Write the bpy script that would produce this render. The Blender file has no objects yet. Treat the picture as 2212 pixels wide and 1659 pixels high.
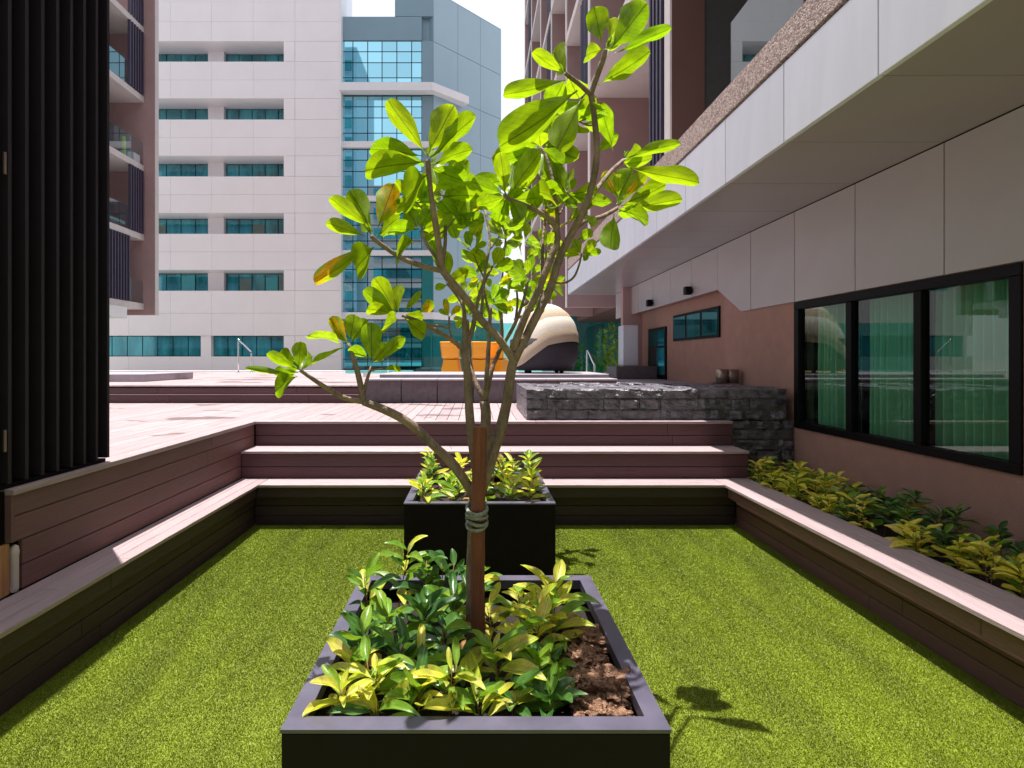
import bpy, bmesh, math, random
import numpy as np
from mathutils import Vector, Matrix, noise
random.seed(7); np.random.seed(7)
R = math.radians
S = bpy.context.scene
C = S.collection

# ------------------------------------------------------------ camera, sky, sun, exposure
H = 1.76; F = 1182.0; CU, CV = 1028.0, 776.0         # eye height and projection in photo units (2212 wide)
cam = bpy.data.cameras.new('camera'); co = bpy.data.objects.new('camera', cam); C.objects.link(co)
co.location = (0, 0, H); co.rotation_euler = (R(90), 0, 0)
cam.sensor_width = 36; cam.lens = 36 * F / 2212
cam.shift_x = (1106 - CU) / 2212; cam.shift_y = -(829.5 - CV) / 2212
cam.clip_start = 0.05; cam.clip_end = 2000
S.camera = co
LDIR = Vector((0.09, -0.10, -1.0)).normalized()       # direction the sunlight travels
EL = math.asin(-LDIR.z); AZ = math.atan2(-LDIR.x, -LDIR.y)
w = bpy.data.worlds.new('World'); S.world = w; w.use_nodes = True
nt = w.node_tree; bg = nt.nodes['Background']
sky = nt.nodes.new('ShaderNodeTexSky'); sky.sky_type = 'NISHITA'; sky.sun_disc = False
sky.sun_elevation = EL; sky.sun_rotation = AZ; sky.dust_density = 3.0; sky.air_density = 1.0
mx = nt.nodes.new('ShaderNodeMix'); mx.data_type = 'RGBA'; mx.inputs['Factor'].default_value = 0.72   # thin bright overcast veil
mx.inputs['B'].default_value = (7.2, 7.1, 7.4, 1)
nt.links.new(sky.outputs[0], mx.inputs['A']); nt.links.new(mx.outputs['Result'], bg.inputs['Color'])
bg.inputs['Strength'].default_value = 0.1
sl = bpy.data.lights.new('sun', 'SUN'); sl.energy = 5.0; sl.angle = R(0.5); sl.color = (1, 0.96, 0.9)
so = bpy.data.objects.new('sun', sl); C.objects.link(so)
so.rotation_euler = LDIR.to_track_quat('-Z', 'Y').to_euler(); so.location = (-3, 5, 30)
S.view_settings.view_transform = 'Standard'; S.view_settings.look = 'None'
S.view_settings.gamma = 1; S.view_settings.use_curve_mapping = False
S.view_settings.exposure = 0.85
S.render.engine = 'CYCLES'

def P(u, v, Y):
    return Vector(((u - CU) * Y / F, Y, H - (v - CV) * Y / F))

# ------------------------------------------------------------ materials
def nodes(name):
    m = bpy.data.materials.new(name); m.use_nodes = True
    return m, m.node_tree, m.node_tree.nodes['Principled BSDF']
def N(nt, t, **k):
    n = nt.nodes.new(t)
    for a, b in k.items(): setattr(n, a, b)
    return n
def surf(name, col, rough=0.6, var=0.12, scale=6.0, stretch=(1, 1, 1), bump=0.0, bscale=40.0, metallic=0.0,
         spec=0.5, rnd=0.0, coord='Object', rvar=0.0, coat=0.0):
    m, nt, b = nodes(name); L = nt.links
    tc = N(nt, 'ShaderNodeTexCoord'); mp = N(nt, 'ShaderNodeMapping'); mp.inputs['Scale'].default_value = stretch
    src = tc.outputs['Object']
    if coord == 'World':
        g = N(nt, 'ShaderNodeNewGeometry'); src = g.outputs['Position']
    L.new(src, mp.inputs['Vector'])
    no = N(nt, 'ShaderNodeTexNoise'); no.inputs['Scale'].default_value = scale; no.inputs['Detail'].default_value = 6
    no.inputs['Roughness'].default_value = 0.6
    L.new(mp.outputs[0], no.inputs['Vector'])
    mr = N(nt, 'ShaderNodeMapRange'); mr.inputs[1].default_value = .25; mr.inputs[2].default_value = .75
    mr.inputs[3].default_value = 1 - var; mr.inputs[4].default_value = 1 + var
    L.new(no.outputs[0], mr.inputs[0])
    val = mr.outputs[0]
    if rnd:
        oi = N(nt, 'ShaderNodeObjectInfo'); r2 = N(nt, 'ShaderNodeMapRange')
        r2.inputs[3].default_value = 1 - rnd; r2.inputs[4].default_value = 1 + rnd
        L.new(oi.outputs['Random'], r2.inputs[0]); mu = N(nt, 'ShaderNodeMath', operation='MULTIPLY')
        L.new(val, mu.inputs[0]); L.new(r2.outputs[0], mu.inputs[1]); val = mu.outputs[0]
    vm = N(nt, 'ShaderNodeVectorMath', operation='SCALE'); vm.inputs[0].default_value = col[:3]
    L.new(val, vm.inputs['Scale']); L.new(vm.outputs[0], b.inputs['Base Color'])
    b.inputs['Roughness'].default_value = rough; b.inputs['Metallic'].default_value = metallic
    b.inputs['Specular IOR Level'].default_value = spec; b.inputs['Coat Weight'].default_value = coat
    if rvar:
        r3 = N(nt, 'ShaderNodeMapRange'); r3.inputs[3].default_value = rough - rvar; r3.inputs[4].default_value = rough + rvar
        L.new(no.outputs[0], r3.inputs[0]); L.new(r3.outputs[0], b.inputs['Roughness'])
    if bump:
        n2 = N(nt, 'ShaderNodeTexNoise'); n2.inputs['Scale'].default_value = bscale; n2.inputs['Detail'].default_value = 5
        L.new(mp.outputs[0], n2.inputs['Vector']); bp = N(nt, 'ShaderNodeBump')
        bp.inputs['Strength'].default_value = min(1, bump * 4); bp.inputs['Distance'].default_value = 0.01 * bump * 2
        L.new(n2.outputs[0], bp.inputs['Height']); L.new(bp.outputs[0], b.inputs['Normal'])
    return m

def wood(name, col, axis, wet=False):
    st = {'y': (60, 1.5, 60), 'x': (1.5, 60, 60), 'z': (60, 60, 1.5)}[axis]
    m = surf(name, col, 0.5, 0.22, 1.6, st, 0.3, 4.0, rnd=0.10, coord='World', rvar=.08)
    if wet:   # damp patches and stains left by rain on the boards
        nt = m.node_tree; L = nt.links; b = nt.nodes['Principled BSDF']
        g = N(nt, 'ShaderNodeNewGeometry'); mp = N(nt, 'ShaderNodeMapping'); mp.inputs['Scale'].default_value = (1.0, 1.5, 1)
        L.new(g.outputs['Position'], mp.inputs['Vector'])
        no = N(nt, 'ShaderNodeTexNoise'); no.inputs['Scale'].default_value = .95; no.inputs['Detail'].default_value = 5
        L.new(mp.outputs[0], no.inputs['Vector'])
        cr = N(nt, 'ShaderNodeValToRGB'); cr.color_ramp.elements[0].position = .595; cr.color_ramp.elements[1].position = .64
        L.new(no.outputs[0], cr.inputs[0])
        mix = N(nt, 'ShaderNodeMix', data_type='RGBA'); mix.inputs['B'].default_value = (col[0] * .42, col[1] * .4, col[2] * .4, 1)
        old = b.inputs['Base Color'].links[0].from_socket
        L.new(old, mix.inputs['A']); L.new(cr.outputs[0], mix.inputs['Factor']); L.new(mix.outputs['Result'], b.inputs['Base Color'])
    return m
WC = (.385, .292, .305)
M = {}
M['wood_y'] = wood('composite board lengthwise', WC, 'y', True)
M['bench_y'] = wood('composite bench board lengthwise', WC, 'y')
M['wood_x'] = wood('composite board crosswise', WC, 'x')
M['riser_x'] = wood('riser board darkened as shade crosswise', (.095, .038, .045), 'x')  # same board as the treads, shade on upright faces put into the colour
M['under_x'] = wood('front board darkened as shade crosswise', (.034, .015, .021), 'x')  # tread board again, bench overhang shade painted in as near black
M['under_y'] = wood('front board darkened as shade lengthwise', (.042, .020, .026), 'y')  # lengthwise twin, also coloured dark for shade below the seat
M['riser_y'] = wood('riser board darkened as shade lengthwise', (.155, .072, .068), 'y')  # lengthwise riser copy of the tread board, shade in its colour
M['dark_gap'] = surf('dark gap', (.012, .01, .01), .9)
M['planter'] = surf('matt black planter sheet', (.008, .005, .009), .6, .35, 9, bump=.05, bscale=25, rvar=.1, spec=.12)
M['rim'] = surf('violet grey rim lightened as sunlit', (.074, .066, .102), .42, .28, 7, bump=.05, bscale=25, rvar=.1, spec=.6)  # planter black made lighter to paint sunlight on the rim
M['soil'] = surf('dark soil', (.016, .010, .008), .95, .6, 30, bump=.8, bscale=60)
M['coir'] = surf('coir fibre', (.30, .17, .11), 1.0, .75, 22, (1, 1, 3.5), bump=1.6, bscale=55, spec=.1)
M['soffit'] = surf('grey soffit panel darkened as shade', (.31, .262, .275), .3, .05, 1.2, rnd=.03, bump=.01, bscale=3)  # pale canopy panel darkened to stand for shade on the underside
M['wallpanel'] = surf('grey wall panel darkened as shade', (.425, .375, .39), .25, .03, 2, rnd=.025, bump=.01, bscale=3)  # fascia panel toned down, canopy shade painted into the wall copy
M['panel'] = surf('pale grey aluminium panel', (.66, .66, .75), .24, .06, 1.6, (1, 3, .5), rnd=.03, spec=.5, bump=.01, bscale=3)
M['panel_far'] = surf('pale grey cladding', (.84, .80, .82), .34, .03, .6, rnd=.012, coord='World')
M['brown'] = surf('brown textured render', (.38, .21, .168), .85, .1, 5, bump=.35, bscale=160, coord='World')
M['mauve'] = surf('mauve render', (.40, .255, .25), .85, .07, 2, bump=.15, bscale=120, coord='World')
M['dkbrown'] = surf('dark brown render', (.115, .055, .047), .8, .08, 2, coord='World')
M['trim'] = surf('pale trim', (.62, .56, .56), .6, .05, 3)
M['white'] = surf('white paint', (.78, .77, .8), .5, .04, 3)
M['louver'] = surf('dark violet metal louver', (.06, .048, .085), .4, .1, 5)
M['screen'] = surf('near black metal screen', (.004, .0035, .005), .6, .2, 5, spec=.1)
M['screenfin'] = surf('aubergine black metal fin', (.022, .017, .024), .5, .2, 5, spec=.25)
M['frame'] = surf('black window frame', (.005, .004, .005), .5, .1, 8, spec=.15)
M['steelblue'] = surf('blue grey cladding', (.19, .30, .37), .35, .07, .4, rnd=.02, coord='World')
M['steelblue_side'] = surf('lighter blue grey cladding', (.30, .43, .52), .4, .05, .3, coord='World')
M['tealclad'] = surf('teal glazed cladding', (.02, .19, .2), .15, .1, 1, coord='World')
M['chrome'] = surf('polished steel rail', (.75, .75, .78), .18, .05, 5, metallic=1)
M['pot'] = surf('brushed bronze metal', (.32, .24, .2), .35, .2, 8, metallic=.8)
M['orange'] = surf('orange plastic', (.90, .36, .015), .4, .05, 8)
M['wicker_dk'] = surf('dark woven wicker', (.025, .018, .028), .6, .4, 60, (1, 1, 3), bump=.4, bscale=120)
M['canopy'] = surf('cream woven canopy', (.50, .385, .28), .8, .22, 40, (1, 1, 3), bump=.5, bscale=90)
M['canopy_w'] = surf('white canopy band', (.70, .62, .54), .7, .15, 40, (1, 1, 3), bump=.3, bscale=90)
M['stake'] = surf('reddish brown timber stake', (.19, .062, .03), .7, .4, 4, (14, 14, 1.2), bump=.5, bscale=12, coord='World')
M['bark'] = surf('grey olive bark', (.23, .165, .12), .85, .55, 16, (1, 1, .6), bump=.9, bscale=60, coord='World')
M['twig'] = surf('pale green twig', (.24, .27, .11), .6, .3, 30)
M['rope'] = surf('grey green twine', (.24, .27, .22), .9, .4, 60, bump=.5, bscale=90)
M['tan'] = surf('tan timber', (.35, .17, .07), .6, .25, 5, (10, 10, 1))
M['offwhite'] = surf('off white plastic', (.55, .48, .44), .5, .1, 10)
M['ground'] = surf('grey paving', (.25, .24, .23), .9, .1, .3)
M['ledge'] = surf('grey stone ledge', (.33, .29, .33), .6, .15, 6, bump=.2)
M['yellow'] = surf('yellow green plastic', (.5, .7, .02), .5)
M['sticker'] = M['white']
M['ledge_dk'] = surf('dark granite slab', (.12, .095, .11), .55, .3, 12, bump=.2)

def stone_mat():
    m = surf('rough charcoal slate', (.12, .11, .135), .33, .8, 11, (1, 1, 1.8), 1.0, 34, rnd=.2, coord='World', rvar=.15, spec=.9)
    return m
M['stone'] = stone_mat()

def pebble():
    m, nt, b = nodes('exposed pebble render'); L = nt.links
    g = N(nt, 'ShaderNodeNewGeometry')
    v = N(nt, 'ShaderNodeTexVoronoi'); v.inputs['Scale'].default_value = 75; L.new(g.outputs['Position'], v.inputs['Vector'])
    cr = N(nt, 'ShaderNodeValToRGB'); e = cr.color_ramp.elements
    e[0].color = (.13, .085, .075, 1); e[1].color = (.62, .50, .46, 1); e[1].position = .9
    x = cr.color_ramp.elements.new(.45); x.color = (.36, .26, .24, 1)
    L.new(v.outputs['Color'], cr.inputs[0]); L.new(cr.outputs[0], b.inputs['Base Color']); b.inputs['Roughness'].default_value = .8
    bp = N(nt, 'ShaderNodeBump'); bp.inputs['Strength'].default_value = .8; bp.inputs['Distance'].default_value = .006; bp.invert = True
    L.new(v.outputs['Distance'], bp.inputs['Height']); L.new(bp.outputs[0], b.inputs['Normal'])
    return m
M['pebble'] = pebble()

def mirror_glass(name, tint, dark, rough=.03, refl=.55, mott=.0):
    m, nt, b = nodes(name); L = nt.links; out = nt.nodes['Material Output']
    g = N(nt, 'ShaderNodeBsdfGlossy'); g.inputs['Color'].default_value = (*tint, 1); g.inputs['Roughness'].default_value = rough
    d = N(nt, 'ShaderNodeBsdfDiffuse')
    no = N(nt, 'ShaderNodeTexNoise'); no.inputs['Scale'].default_value = .7; no.inputs['Detail'].default_value = 3
    ge = N(nt, 'ShaderNodeNewGeometry'); mp = N(nt, 'ShaderNodeMapping'); mp.inputs['Scale'].default_value = (2.2, 2.2, .5)
    L.new(ge.outputs['Position'], mp.inputs[0]); L.new(mp.outputs[0], no.inputs['Vector'])
    cr = N(nt, 'ShaderNodeValToRGB'); cr.color_ramp.elements[0].position = .4; cr.color_ramp.elements[1].position = .65
    cr.color_ramp.elements[0].color = (*dark, 1); cr.color_ramp.elements[1].color = (*[min(1, c * (1 + mott)) for c in dark], 1)
    L.new(no.outputs[0], cr.inputs[0]); L.new(cr.outputs[0], d.inputs['Color'])
    oi = N(nt, 'ShaderNodeObjectInfo'); mr = N(nt, 'ShaderNodeMapRange'); mr.inputs[3].default_value = refl * .85; mr.inputs[4].default_value = min(1, refl * 1.12)
    L.new(oi.outputs['Random'], mr.inputs[0])
    mi = N(nt, 'ShaderNodeMixShader'); L.new(mr.outputs[0], mi.inputs[0]); L.new(d.outputs[0], mi.inputs[1]); L.new(g.outputs[0], mi.inputs[2])
    L.new(mi.outputs[0], out.inputs['Surface']); nt.nodes.remove(b)
    return m
M['curtainwall'] = mirror_glass('cyan curtain wall glass', (.42, .85, 1.0), (.015, .04, .06), .02, .8)
M['bandglass'] = mirror_glass('teal band glass', (.2, .5, .58), (.012, .075, .085), .04, .38, 3.0)
M['blind'] = surf('cyan roller blind', (.06, .38, .42), .4, .1, 2)
M['blind_grey'] = surf('grey green roller blind', (.13, .20, .18), .5, .2, 2)
M['darkglass'] = mirror_glass('dark teal glass', (.2, .55, .6), (.01, .05, .055), .03, .3, 1.0)

def sheet_glass(name, tint, refl_tint=(.9, 1, 1), base_refl=.05, ior=1.5):
    m, nt, b = nodes(name); L = nt.links; out = nt.nodes['Material Output']
    t = N(nt, 'ShaderNodeBsdfTransparent'); t.inputs['Color'].default_value = (*tint, 1)
    g = N(nt, 'ShaderNodeBsdfGlossy'); g.inputs['Roughness'].default_value = .012; g.inputs['Color'].default_value = (*refl_tint, 1)
    fr = N(nt, 'ShaderNodeFresnel'); fr.inputs['IOR'].default_value = ior
    ma = N(nt, 'ShaderNodeMath', operation='ADD'); ma.use_clamp = True; ma.inputs[1].default_value = base_refl
    L.new(fr.outputs[0], ma.inputs[0])
    ge = N(nt, 'ShaderNodeNewGeometry'); inv = N(nt, 'ShaderNodeMath', operation='SUBTRACT'); inv.inputs[0].default_value = 1; L.new(ge.outputs['Backfacing'], inv.inputs[1])
    mm = N(nt, 'ShaderNodeMath', operation='MULTIPLY'); L.new(ma.outputs[0], mm.inputs[0]); L.new(inv.outputs[0], mm.inputs[1])
    mi = N(nt, 'ShaderNodeMixShader'); L.new(mm.outputs[0], mi.inputs[0]); L.new(t.outputs[0], mi.inputs[1]); L.new(g.outputs[0], mi.inputs[2])
    L.new(mi.outputs[0], out.inputs['Surface']); nt.nodes.remove(b)
    return m
M['tealpane'] = sheet_glass('teal tinted fence glass', (.42, .80, .79), base_refl=.04)
M['winpane'] = sheet_glass('green tinted window glass', (.66, .87, .76), base_refl=.045)
M['clearpane'] = sheet_glass('clear balustrade glass', (.85, .9, .92), base_refl=.22)
def curtain_mat():
    m = surf('pale sheer curtain', (.50, .56, .50), .9, .06, 4)
    b = m.node_tree.nodes['Principled BSDF']
    return m
M['curtain'] = curtain_mat()
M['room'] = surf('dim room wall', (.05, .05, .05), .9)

def leaf_mat(name, c1, c2, trans, patch=None, gloss=.35, vein=(.5, .6, .2)):
    m, nt, b = nodes(name); L = nt.links; out = nt.nodes['Material Output']
    tc = N(nt, 'ShaderNodeTexCoord'); sp = N(nt, 'ShaderNodeSeparateXYZ'); L.new(tc.outputs['Generated'], sp.inputs[0])
    oi = N(nt, 'ShaderNodeObjectInfo')
    mixc = N(nt, 'ShaderNodeMix', data_type='RGBA'); mixc.inputs['A'].default_value = (*c1, 1); mixc.inputs['B'].default_value = (*c2, 1)
    L.new(oi.outputs['Random'], mixc.inputs['Factor']); colo = mixc.outputs['Result']
    # blotches
    no = N(nt, 'ShaderNodeTexNoise'); no.inputs['Scale'].default_value = 4; no.inputs['Detail'].default_value = 5
    av = N(nt, 'ShaderNodeVectorMath', operation='ADD'); L.new(tc.outputs['Generated'], av.inputs[0]); L.new(oi.outputs['Location'], av.inputs[1])
    L.new(av.outputs[0], no.inputs['Vector'])
    mr = N(nt, 'ShaderNodeMapRange'); mr.inputs[1].default_value = .3; mr.inputs[2].default_value = .7; mr.inputs[3].default_value = .72; mr.inputs[4].default_value = 1.22
    L.new(no.outputs[0], mr.inputs[0])
    # midrib and side veins
    a = N(nt, 'ShaderNodeMath', operation='SUBTRACT'); a.inputs[1].default_value = .5; L.new(sp.outputs[0], a.inputs[0])
    ab = N(nt, 'ShaderNodeMath', operation='ABSOLUTE'); L.new(a.outputs[0], ab.inputs[0])
    lt = N(nt, 'ShaderNodeMath', operation='LESS_THAN'); lt.inputs[1].default_value = .022; L.new(ab.outputs[0], lt.inputs[0])
    vy = N(nt, 'ShaderNodeMath', operation='MULTIPLY_ADD'); L.new(ab.outputs[0], vy.inputs[0]); vy.inputs[1].default_value = -.55; L.new(sp.outputs[1], vy.inputs[2])
    fm = N(nt, 'ShaderNodeMath', operation='MULTIPLY'); fm.inputs[1].default_value = 13; L.new(vy.outputs[0], fm.inputs[0])
    fr = N(nt, 'ShaderNodeMath', operation='FRACT'); L.new(fm.outputs[0], fr.inputs[0])
    l2 = N(nt, 'ShaderNodeMath', operation='LESS_THAN'); l2.inputs[1].default_value = .14; L.new(fr.outputs[0], l2.inputs[0])
    l2b = N(nt, 'ShaderNodeMath', operation='MULTIPLY'); l2b.inputs[1].default_value = .35; L.new(l2.outputs[0], l2b.inputs[0])
    vx = N(nt, 'ShaderNodeMath', operation='MAXIMUM'); L.new(lt.outputs[0], vx.inputs[0]); L.new(l2b.outputs[0], vx.inputs[1])
    vs = N(nt, 'ShaderNodeMapRange'); vs.inputs[3].default_value = 1; vs.inputs[4].default_value = vein[0]
    L.new(vx.outputs[0], vs.inputs[0])
    mu = N(nt, 'ShaderNodeMath', operation='MULTIPLY'); L.new(mr.outputs[0], mu.inputs[0]); L.new(vs.outputs[0], mu.inputs[1])
    if patch:
        pn = N(nt, 'ShaderNodeTexNoise'); pn.inputs['Scale'].default_value = 1.6; L.new(av.outputs[0], pn.inputs['Vector'])
        pr = N(nt, 'ShaderNodeValToRGB'); pr.color_ramp.elements[0].position = .5; pr.color_ramp.elements[1].position = .66
        L.new(pn.outputs[0], pr.inputs[0]); pm = N(nt, 'ShaderNodeMix', data_type='RGBA'); pm.inputs['B'].default_value = (*patch, 1)
        L.new(colo, pm.inputs['A']); L.new(pr.outputs[0], pm.inputs['Factor']); colo = pm.outputs['Result']
    vm = N(nt, 'ShaderNodeVectorMath', operation='SCALE'); L.new(colo, vm.inputs[0]); L.new(mu.outputs[0], vm.inputs['Scale'])
    hs = N(nt, 'ShaderNodeVectorMath', operation='MULTIPLY'); hs.inputs[1].default_value = (1.3, 1.3, .7); L.new(vm.outputs[0], hs.inputs[0])
    tr = N(nt, 'ShaderNodeBsdfTranslucent'); L.new(hs.outputs[0], tr.inputs['Color'])
    L.new(vm.outputs[0], b.inputs['Base Color']); b.inputs['Roughness'].default_value = gloss
    bp = N(nt, 'ShaderNodeBump'); bp.inputs['Strength'].default_value = .25; bp.inputs['Distance'].default_value = .002
    L.new(vx.outputs[0], bp.inputs['Height']); L.new(bp.outputs[0], b.inputs['Normal'])
    mi = N(nt, 'ShaderNodeMixShader'); mi.inputs[0].default_value = trans
    L.new(b.outputs[0], mi.inputs[1]); L.new(tr.outputs[0], mi.inputs[2]); L.new(mi.outputs[0], out.inputs['Surface'])
    return m
M['leaf'] = leaf_mat('fresh green leaf', (.19, .33, .006), (.31, .42, .008), .62)
M['leaf_y'] = leaf_mat('yellowing leaf', (.26, .38, .01), (.34, .40, .01), .6, patch=(.75, .40, .01))
M['leaf_s'] = leaf_mat('young small leaf', (.18, .34, .02), (.30, .42, .02), .55)
M['pl_dark'] = leaf_mat('dark glossy foliage', (.045, .13, .035), (.09, .20, .04), .25, gloss=.28)
M['pl_mid'] = leaf_mat('mid green foliage', (.16, .32, .03), (.28, .42, .05), .35, gloss=.32)
M['pl_lime'] = leaf_mat('lime yellow foliage', (.50, .60, .05), (.74, .72, .10), .42, gloss=.38, patch=(.66, .56, .14))
M['pl_lime_lit'] = leaf_mat('lime foliage brightened as sunlit', (.66, .66, .05), (.85, .78, .10), .3, gloss=.38, patch=(.8, .62, .14))  # copy of the lime leaves, brightened as if sun reached the bed
M['pl_brown'] = leaf_mat('browning leaf', (.42, .20, .06), (.55, .33, .12), .3, gloss=.6)
M['stem'] = surf('reddish stem', (.30, .14, .05), .6, .3, 20)
M['far_green'] = surf('far foliage', (.05, .16, .04), .6, .5, 3, rnd=.3)

def turf_mat(name, k):
    m, nt, b = nodes(name); L = nt.links
    g = N(nt, 'ShaderNodeNewGeometry')
    n1 = N(nt, 'ShaderNodeTexNoise'); n1.inputs['Scale'].default_value = 420; n1.inputs['Detail'].default_value = 2; L.new(g.outputs['Position'], n1.inputs['Vector'])
    n2 = N(nt, 'ShaderNodeTexNoise'); n2.inputs['Scale'].default_value = 1.5; n2.inputs['Detail'].default_value = 5
    mpt = N(nt, 'ShaderNodeMapping'); mpt.inputs['Scale'].default_value = (3.2, .6, 1); mpt.inputs['Rotation'].default_value = (0, 0, .12); L.new(g.outputs['Position'], mpt.inputs[0]); L.new(mpt.outputs[0], n2.inputs['Vector'])
    cr = N(nt, 'ShaderNodeValToRGB'); e = cr.color_ramp.elements
    e[0].position = .33; e[0].color = (.135 * k, .190 * k, .004 * k, 1); e[1].position = .68; e[1].color = (.190 * k, .230 * k, .010 * k, 1)
    x = e.new(.5); x.color = (.160 * k, .210 * k, .005 * k, 1)
    L.new(n1.outputs[0], cr.inputs[0])
    mr = N(nt, 'ShaderNodeMapRange'); mr.inputs[1].default_value = .3; mr.inputs[2].default_value = .7; mr.inputs[3].default_value = .78; mr.inputs[4].default_value = 1.22
    L.new(n2.outputs[0], mr.inputs[0])
    vm = N(nt, 'ShaderNodeVectorMath', operation='SCALE'); L.new(cr.outputs[0], vm.inputs[0]); L.new(mr.outputs[0], vm.inputs['Scale'])
    L.new(vm.outputs[0], b.inputs['Base Color']); b.inputs['Roughness'].default_value = .55
    return m
M['turf'] = turf_mat('artificial turf backing', .95)
M['blade'] = turf_mat('artificial grass blades', 1.0)

# ------------------------------------------------------------ helpers
def wloc(o):
    v = Vector((0, 0, 0))
    while o is not None:
        v += o.location; o = o.parent
    return v
def link(name, me, mat, parent=None, loc=(0, 0, 0), local=False, rot=None, scale=None, kind=None, matrix=None, label=None):
    o = bpy.data.objects.new(name, me); C.objects.link(o)
    if mat is not None:
        if len(me.materials) == 0: me.materials.append(mat)
        elif me.materials[0] != mat:
            o.material_slots[0].link = 'OBJECT'; o.material_slots[0].material = mat
    if matrix is not None:
        o.matrix_world = matrix; l = o.location.copy()
        if parent is not None and not local: o.location = l - wloc(parent)
    else:
        l = Vector(loc)
        o.location = l if (parent is None or local) else l - wloc(parent)
        if rot: o.rotation_euler = rot
        if scale: o.scale = scale
    o.parent = parent
    if kind: o['kind'] = kind
    if label: o['label'] = label
    return o
def thing(name, label, cat, loc=(0, 0, 0), group=None, rotz=0):
    o = bpy.data.objects.new(name, None); C.objects.link(o); o.location = loc; o.rotation_euler = (0, 0, rotz)
    o.empty_display_size = .1
    o['label'] = label; o['category'] = cat
    if group: o['group'] = group
    return o
def tag(o, label, cat, group=None):
    o['label'] = label; o['category'] = cat
    if group: o['group'] = group
    return o
_bc = {}
def boxmesh(dx, dy, dz, bev=0.0):
    k = (round(dx, 4), round(dy, 4), round(dz, 4), bev)
    if k in _bc: return _bc[k]
    bm = bmesh.new(); bmesh.ops.create_cube(bm, size=1); bmesh.ops.scale(bm, vec=(dx, dy, dz), verts=bm.verts)
    if bev: bmesh.ops.bevel(bm, geom=bm.edges[:], offset=bev, segments=1, affect='EDGES')
    me = bpy.data.meshes.new('box'); bm.to_mesh(me); bm.free(); _bc[k] = me
    return me
def box(name, x0, x1, y0, y1, z0, z1, mat, parent=None, bev=0.0, kind=None, label=None):
    me = boxmesh(abs(x1 - x0), abs(y1 - y0), abs(z1 - z0), bev)
    if len(me.materials) and me.materials[0] != mat:
        me = me.copy(); me.materials.clear()
        _bc[(id(me), 0)] = me
    return link(name, me, mat, parent, ((x0 + x1) / 2, (y0 + y1) / 2, (z0 + z1) / 2), kind=kind, label=label)
def pmesh(verts, faces, smooth=False):
    me = bpy.data.meshes.new('mesh'); me.from_pydata([tuple(v) for v in verts], [], faces); me.update()
    if smooth: me.polygons.foreach_set('use_smooth', [True] * len(me.polygons))
    return me
def center_mesh(name, verts, faces, mat, parent=None, smooth=False, kind=None, label=None):
    c = Vector((0, 0, 0))
    for v in verts: c += Vector(v)
    c /= len(verts)
    return link(name, pmesh([Vector(v) - c for v in verts], faces, smooth), mat, parent, c, kind=kind, label=label)
def prism(name, pts, z0, z1, mat, parent=None, kind=None, label=None):
    n = len(pts); v = [(x, y, z0) for x, y in pts] + [(x, y, z1) for x, y in pts]
    f = [tuple(range(n))[::-1], tuple(range(n, 2 * n))] + [(i, (i + 1) % n, n + (i + 1) % n, n + i) for i in range(n)]
    return center_mesh(name, v, f, mat, parent, kind=kind, label=label)
def smooth_path(pts, sub=4):
    out = []
    n = len(pts)
    for i in range(n - 1):
        p0 = pts[max(i - 1, 0)]; p1 = pts[i]; p2 = pts[i + 1]; p3 = pts[min(i + 2, n - 1)]
        for k in range(sub):
            t = k / sub
            out.append(.5 * ((2 * p1) + (p2 - p0) * t + (2 * p0 - 5 * p1 + 4 * p2 - p3) * t * t + (-p0 + 3 * p1 - 3 * p2 + p3) * t ** 3))
    out.append(pts[-1]); return out
def tube_geo(pts, radii, sides=8, wob=0.0):
    V = []; Fc = []; n = len(pts); up = Vector((.3, .2, 1)).normalized()
    prev = None
    for i, p in enumerate(pts):
        t = (pts[min(i + 1, n - 1)] - pts[max(i - 1, 0)])
        t = t.normalized() if t.length > 1e-9 else Vector((0, 0, 1))
        if prev is None:
            a = t.cross(up)
            if a.length < .1: a = t.cross(Vector((1, 0, 0)))
            a.normalize()
        else:
            a = (prev - t * prev.dot(t)).normalized()
        prev = a; b = t.cross(a)
        for k in range(sides):
            an = 2 * math.pi * k / sides
            r = radii[i] * (1 + (wob * noise.noise(p * 9 + Vector((k * 1.3, 0, 0))) if wob else 0))
            V.append(p + (a * math.cos(an) + b * math.sin(an)) * r)
    for i in range(n - 1):
        for k in range(sides):
            k2 = (k + 1) % sides
            Fc.append((i * sides + k, i * sides + k2, (i + 1) * sides + k2, (i + 1) * sides + k))
    Fc.append(tuple(range(sides))[::-1]); Fc.append(tuple((n - 1) * sides + k for k in range(sides)))
    return V, Fc
def tube(name, pts, r0, r1, mat, parent=None, sides=8, sub=4, wob=0.0, kind=None, label=None):
    pts = [Vector(p) for p in pts]
    sp = smooth_path(pts, sub) if sub > 1 else pts
    n = len(sp); rad = [r0 + (r1 - r0) * i / (n - 1) for i in range(n)]
    V, Fc = tube_geo(sp, rad, sides, wob)
    return center_mesh(name, V, Fc, mat, parent, True, kind=kind, label=label)
def revolve(name, prof, mat, parent=None, loc=(0, 0, 0), seg=24, label=None):
    V = []; Fc = []
    for r, z in prof:
        for k in range(seg):
            a = 2 * math.pi * k / seg; V.append((r * math.cos(a), r * math.sin(a), z))
    for i in range(len(prof) - 1):
        for k in range(seg):
            k2 = (k + 1) % seg; Fc.append((i * seg + k, i * seg + k2, (i + 1) * seg + k2, (i + 1) * seg + k))
    return link(name, pmesh(V, Fc, True), mat, parent, loc, label=label)

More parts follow.
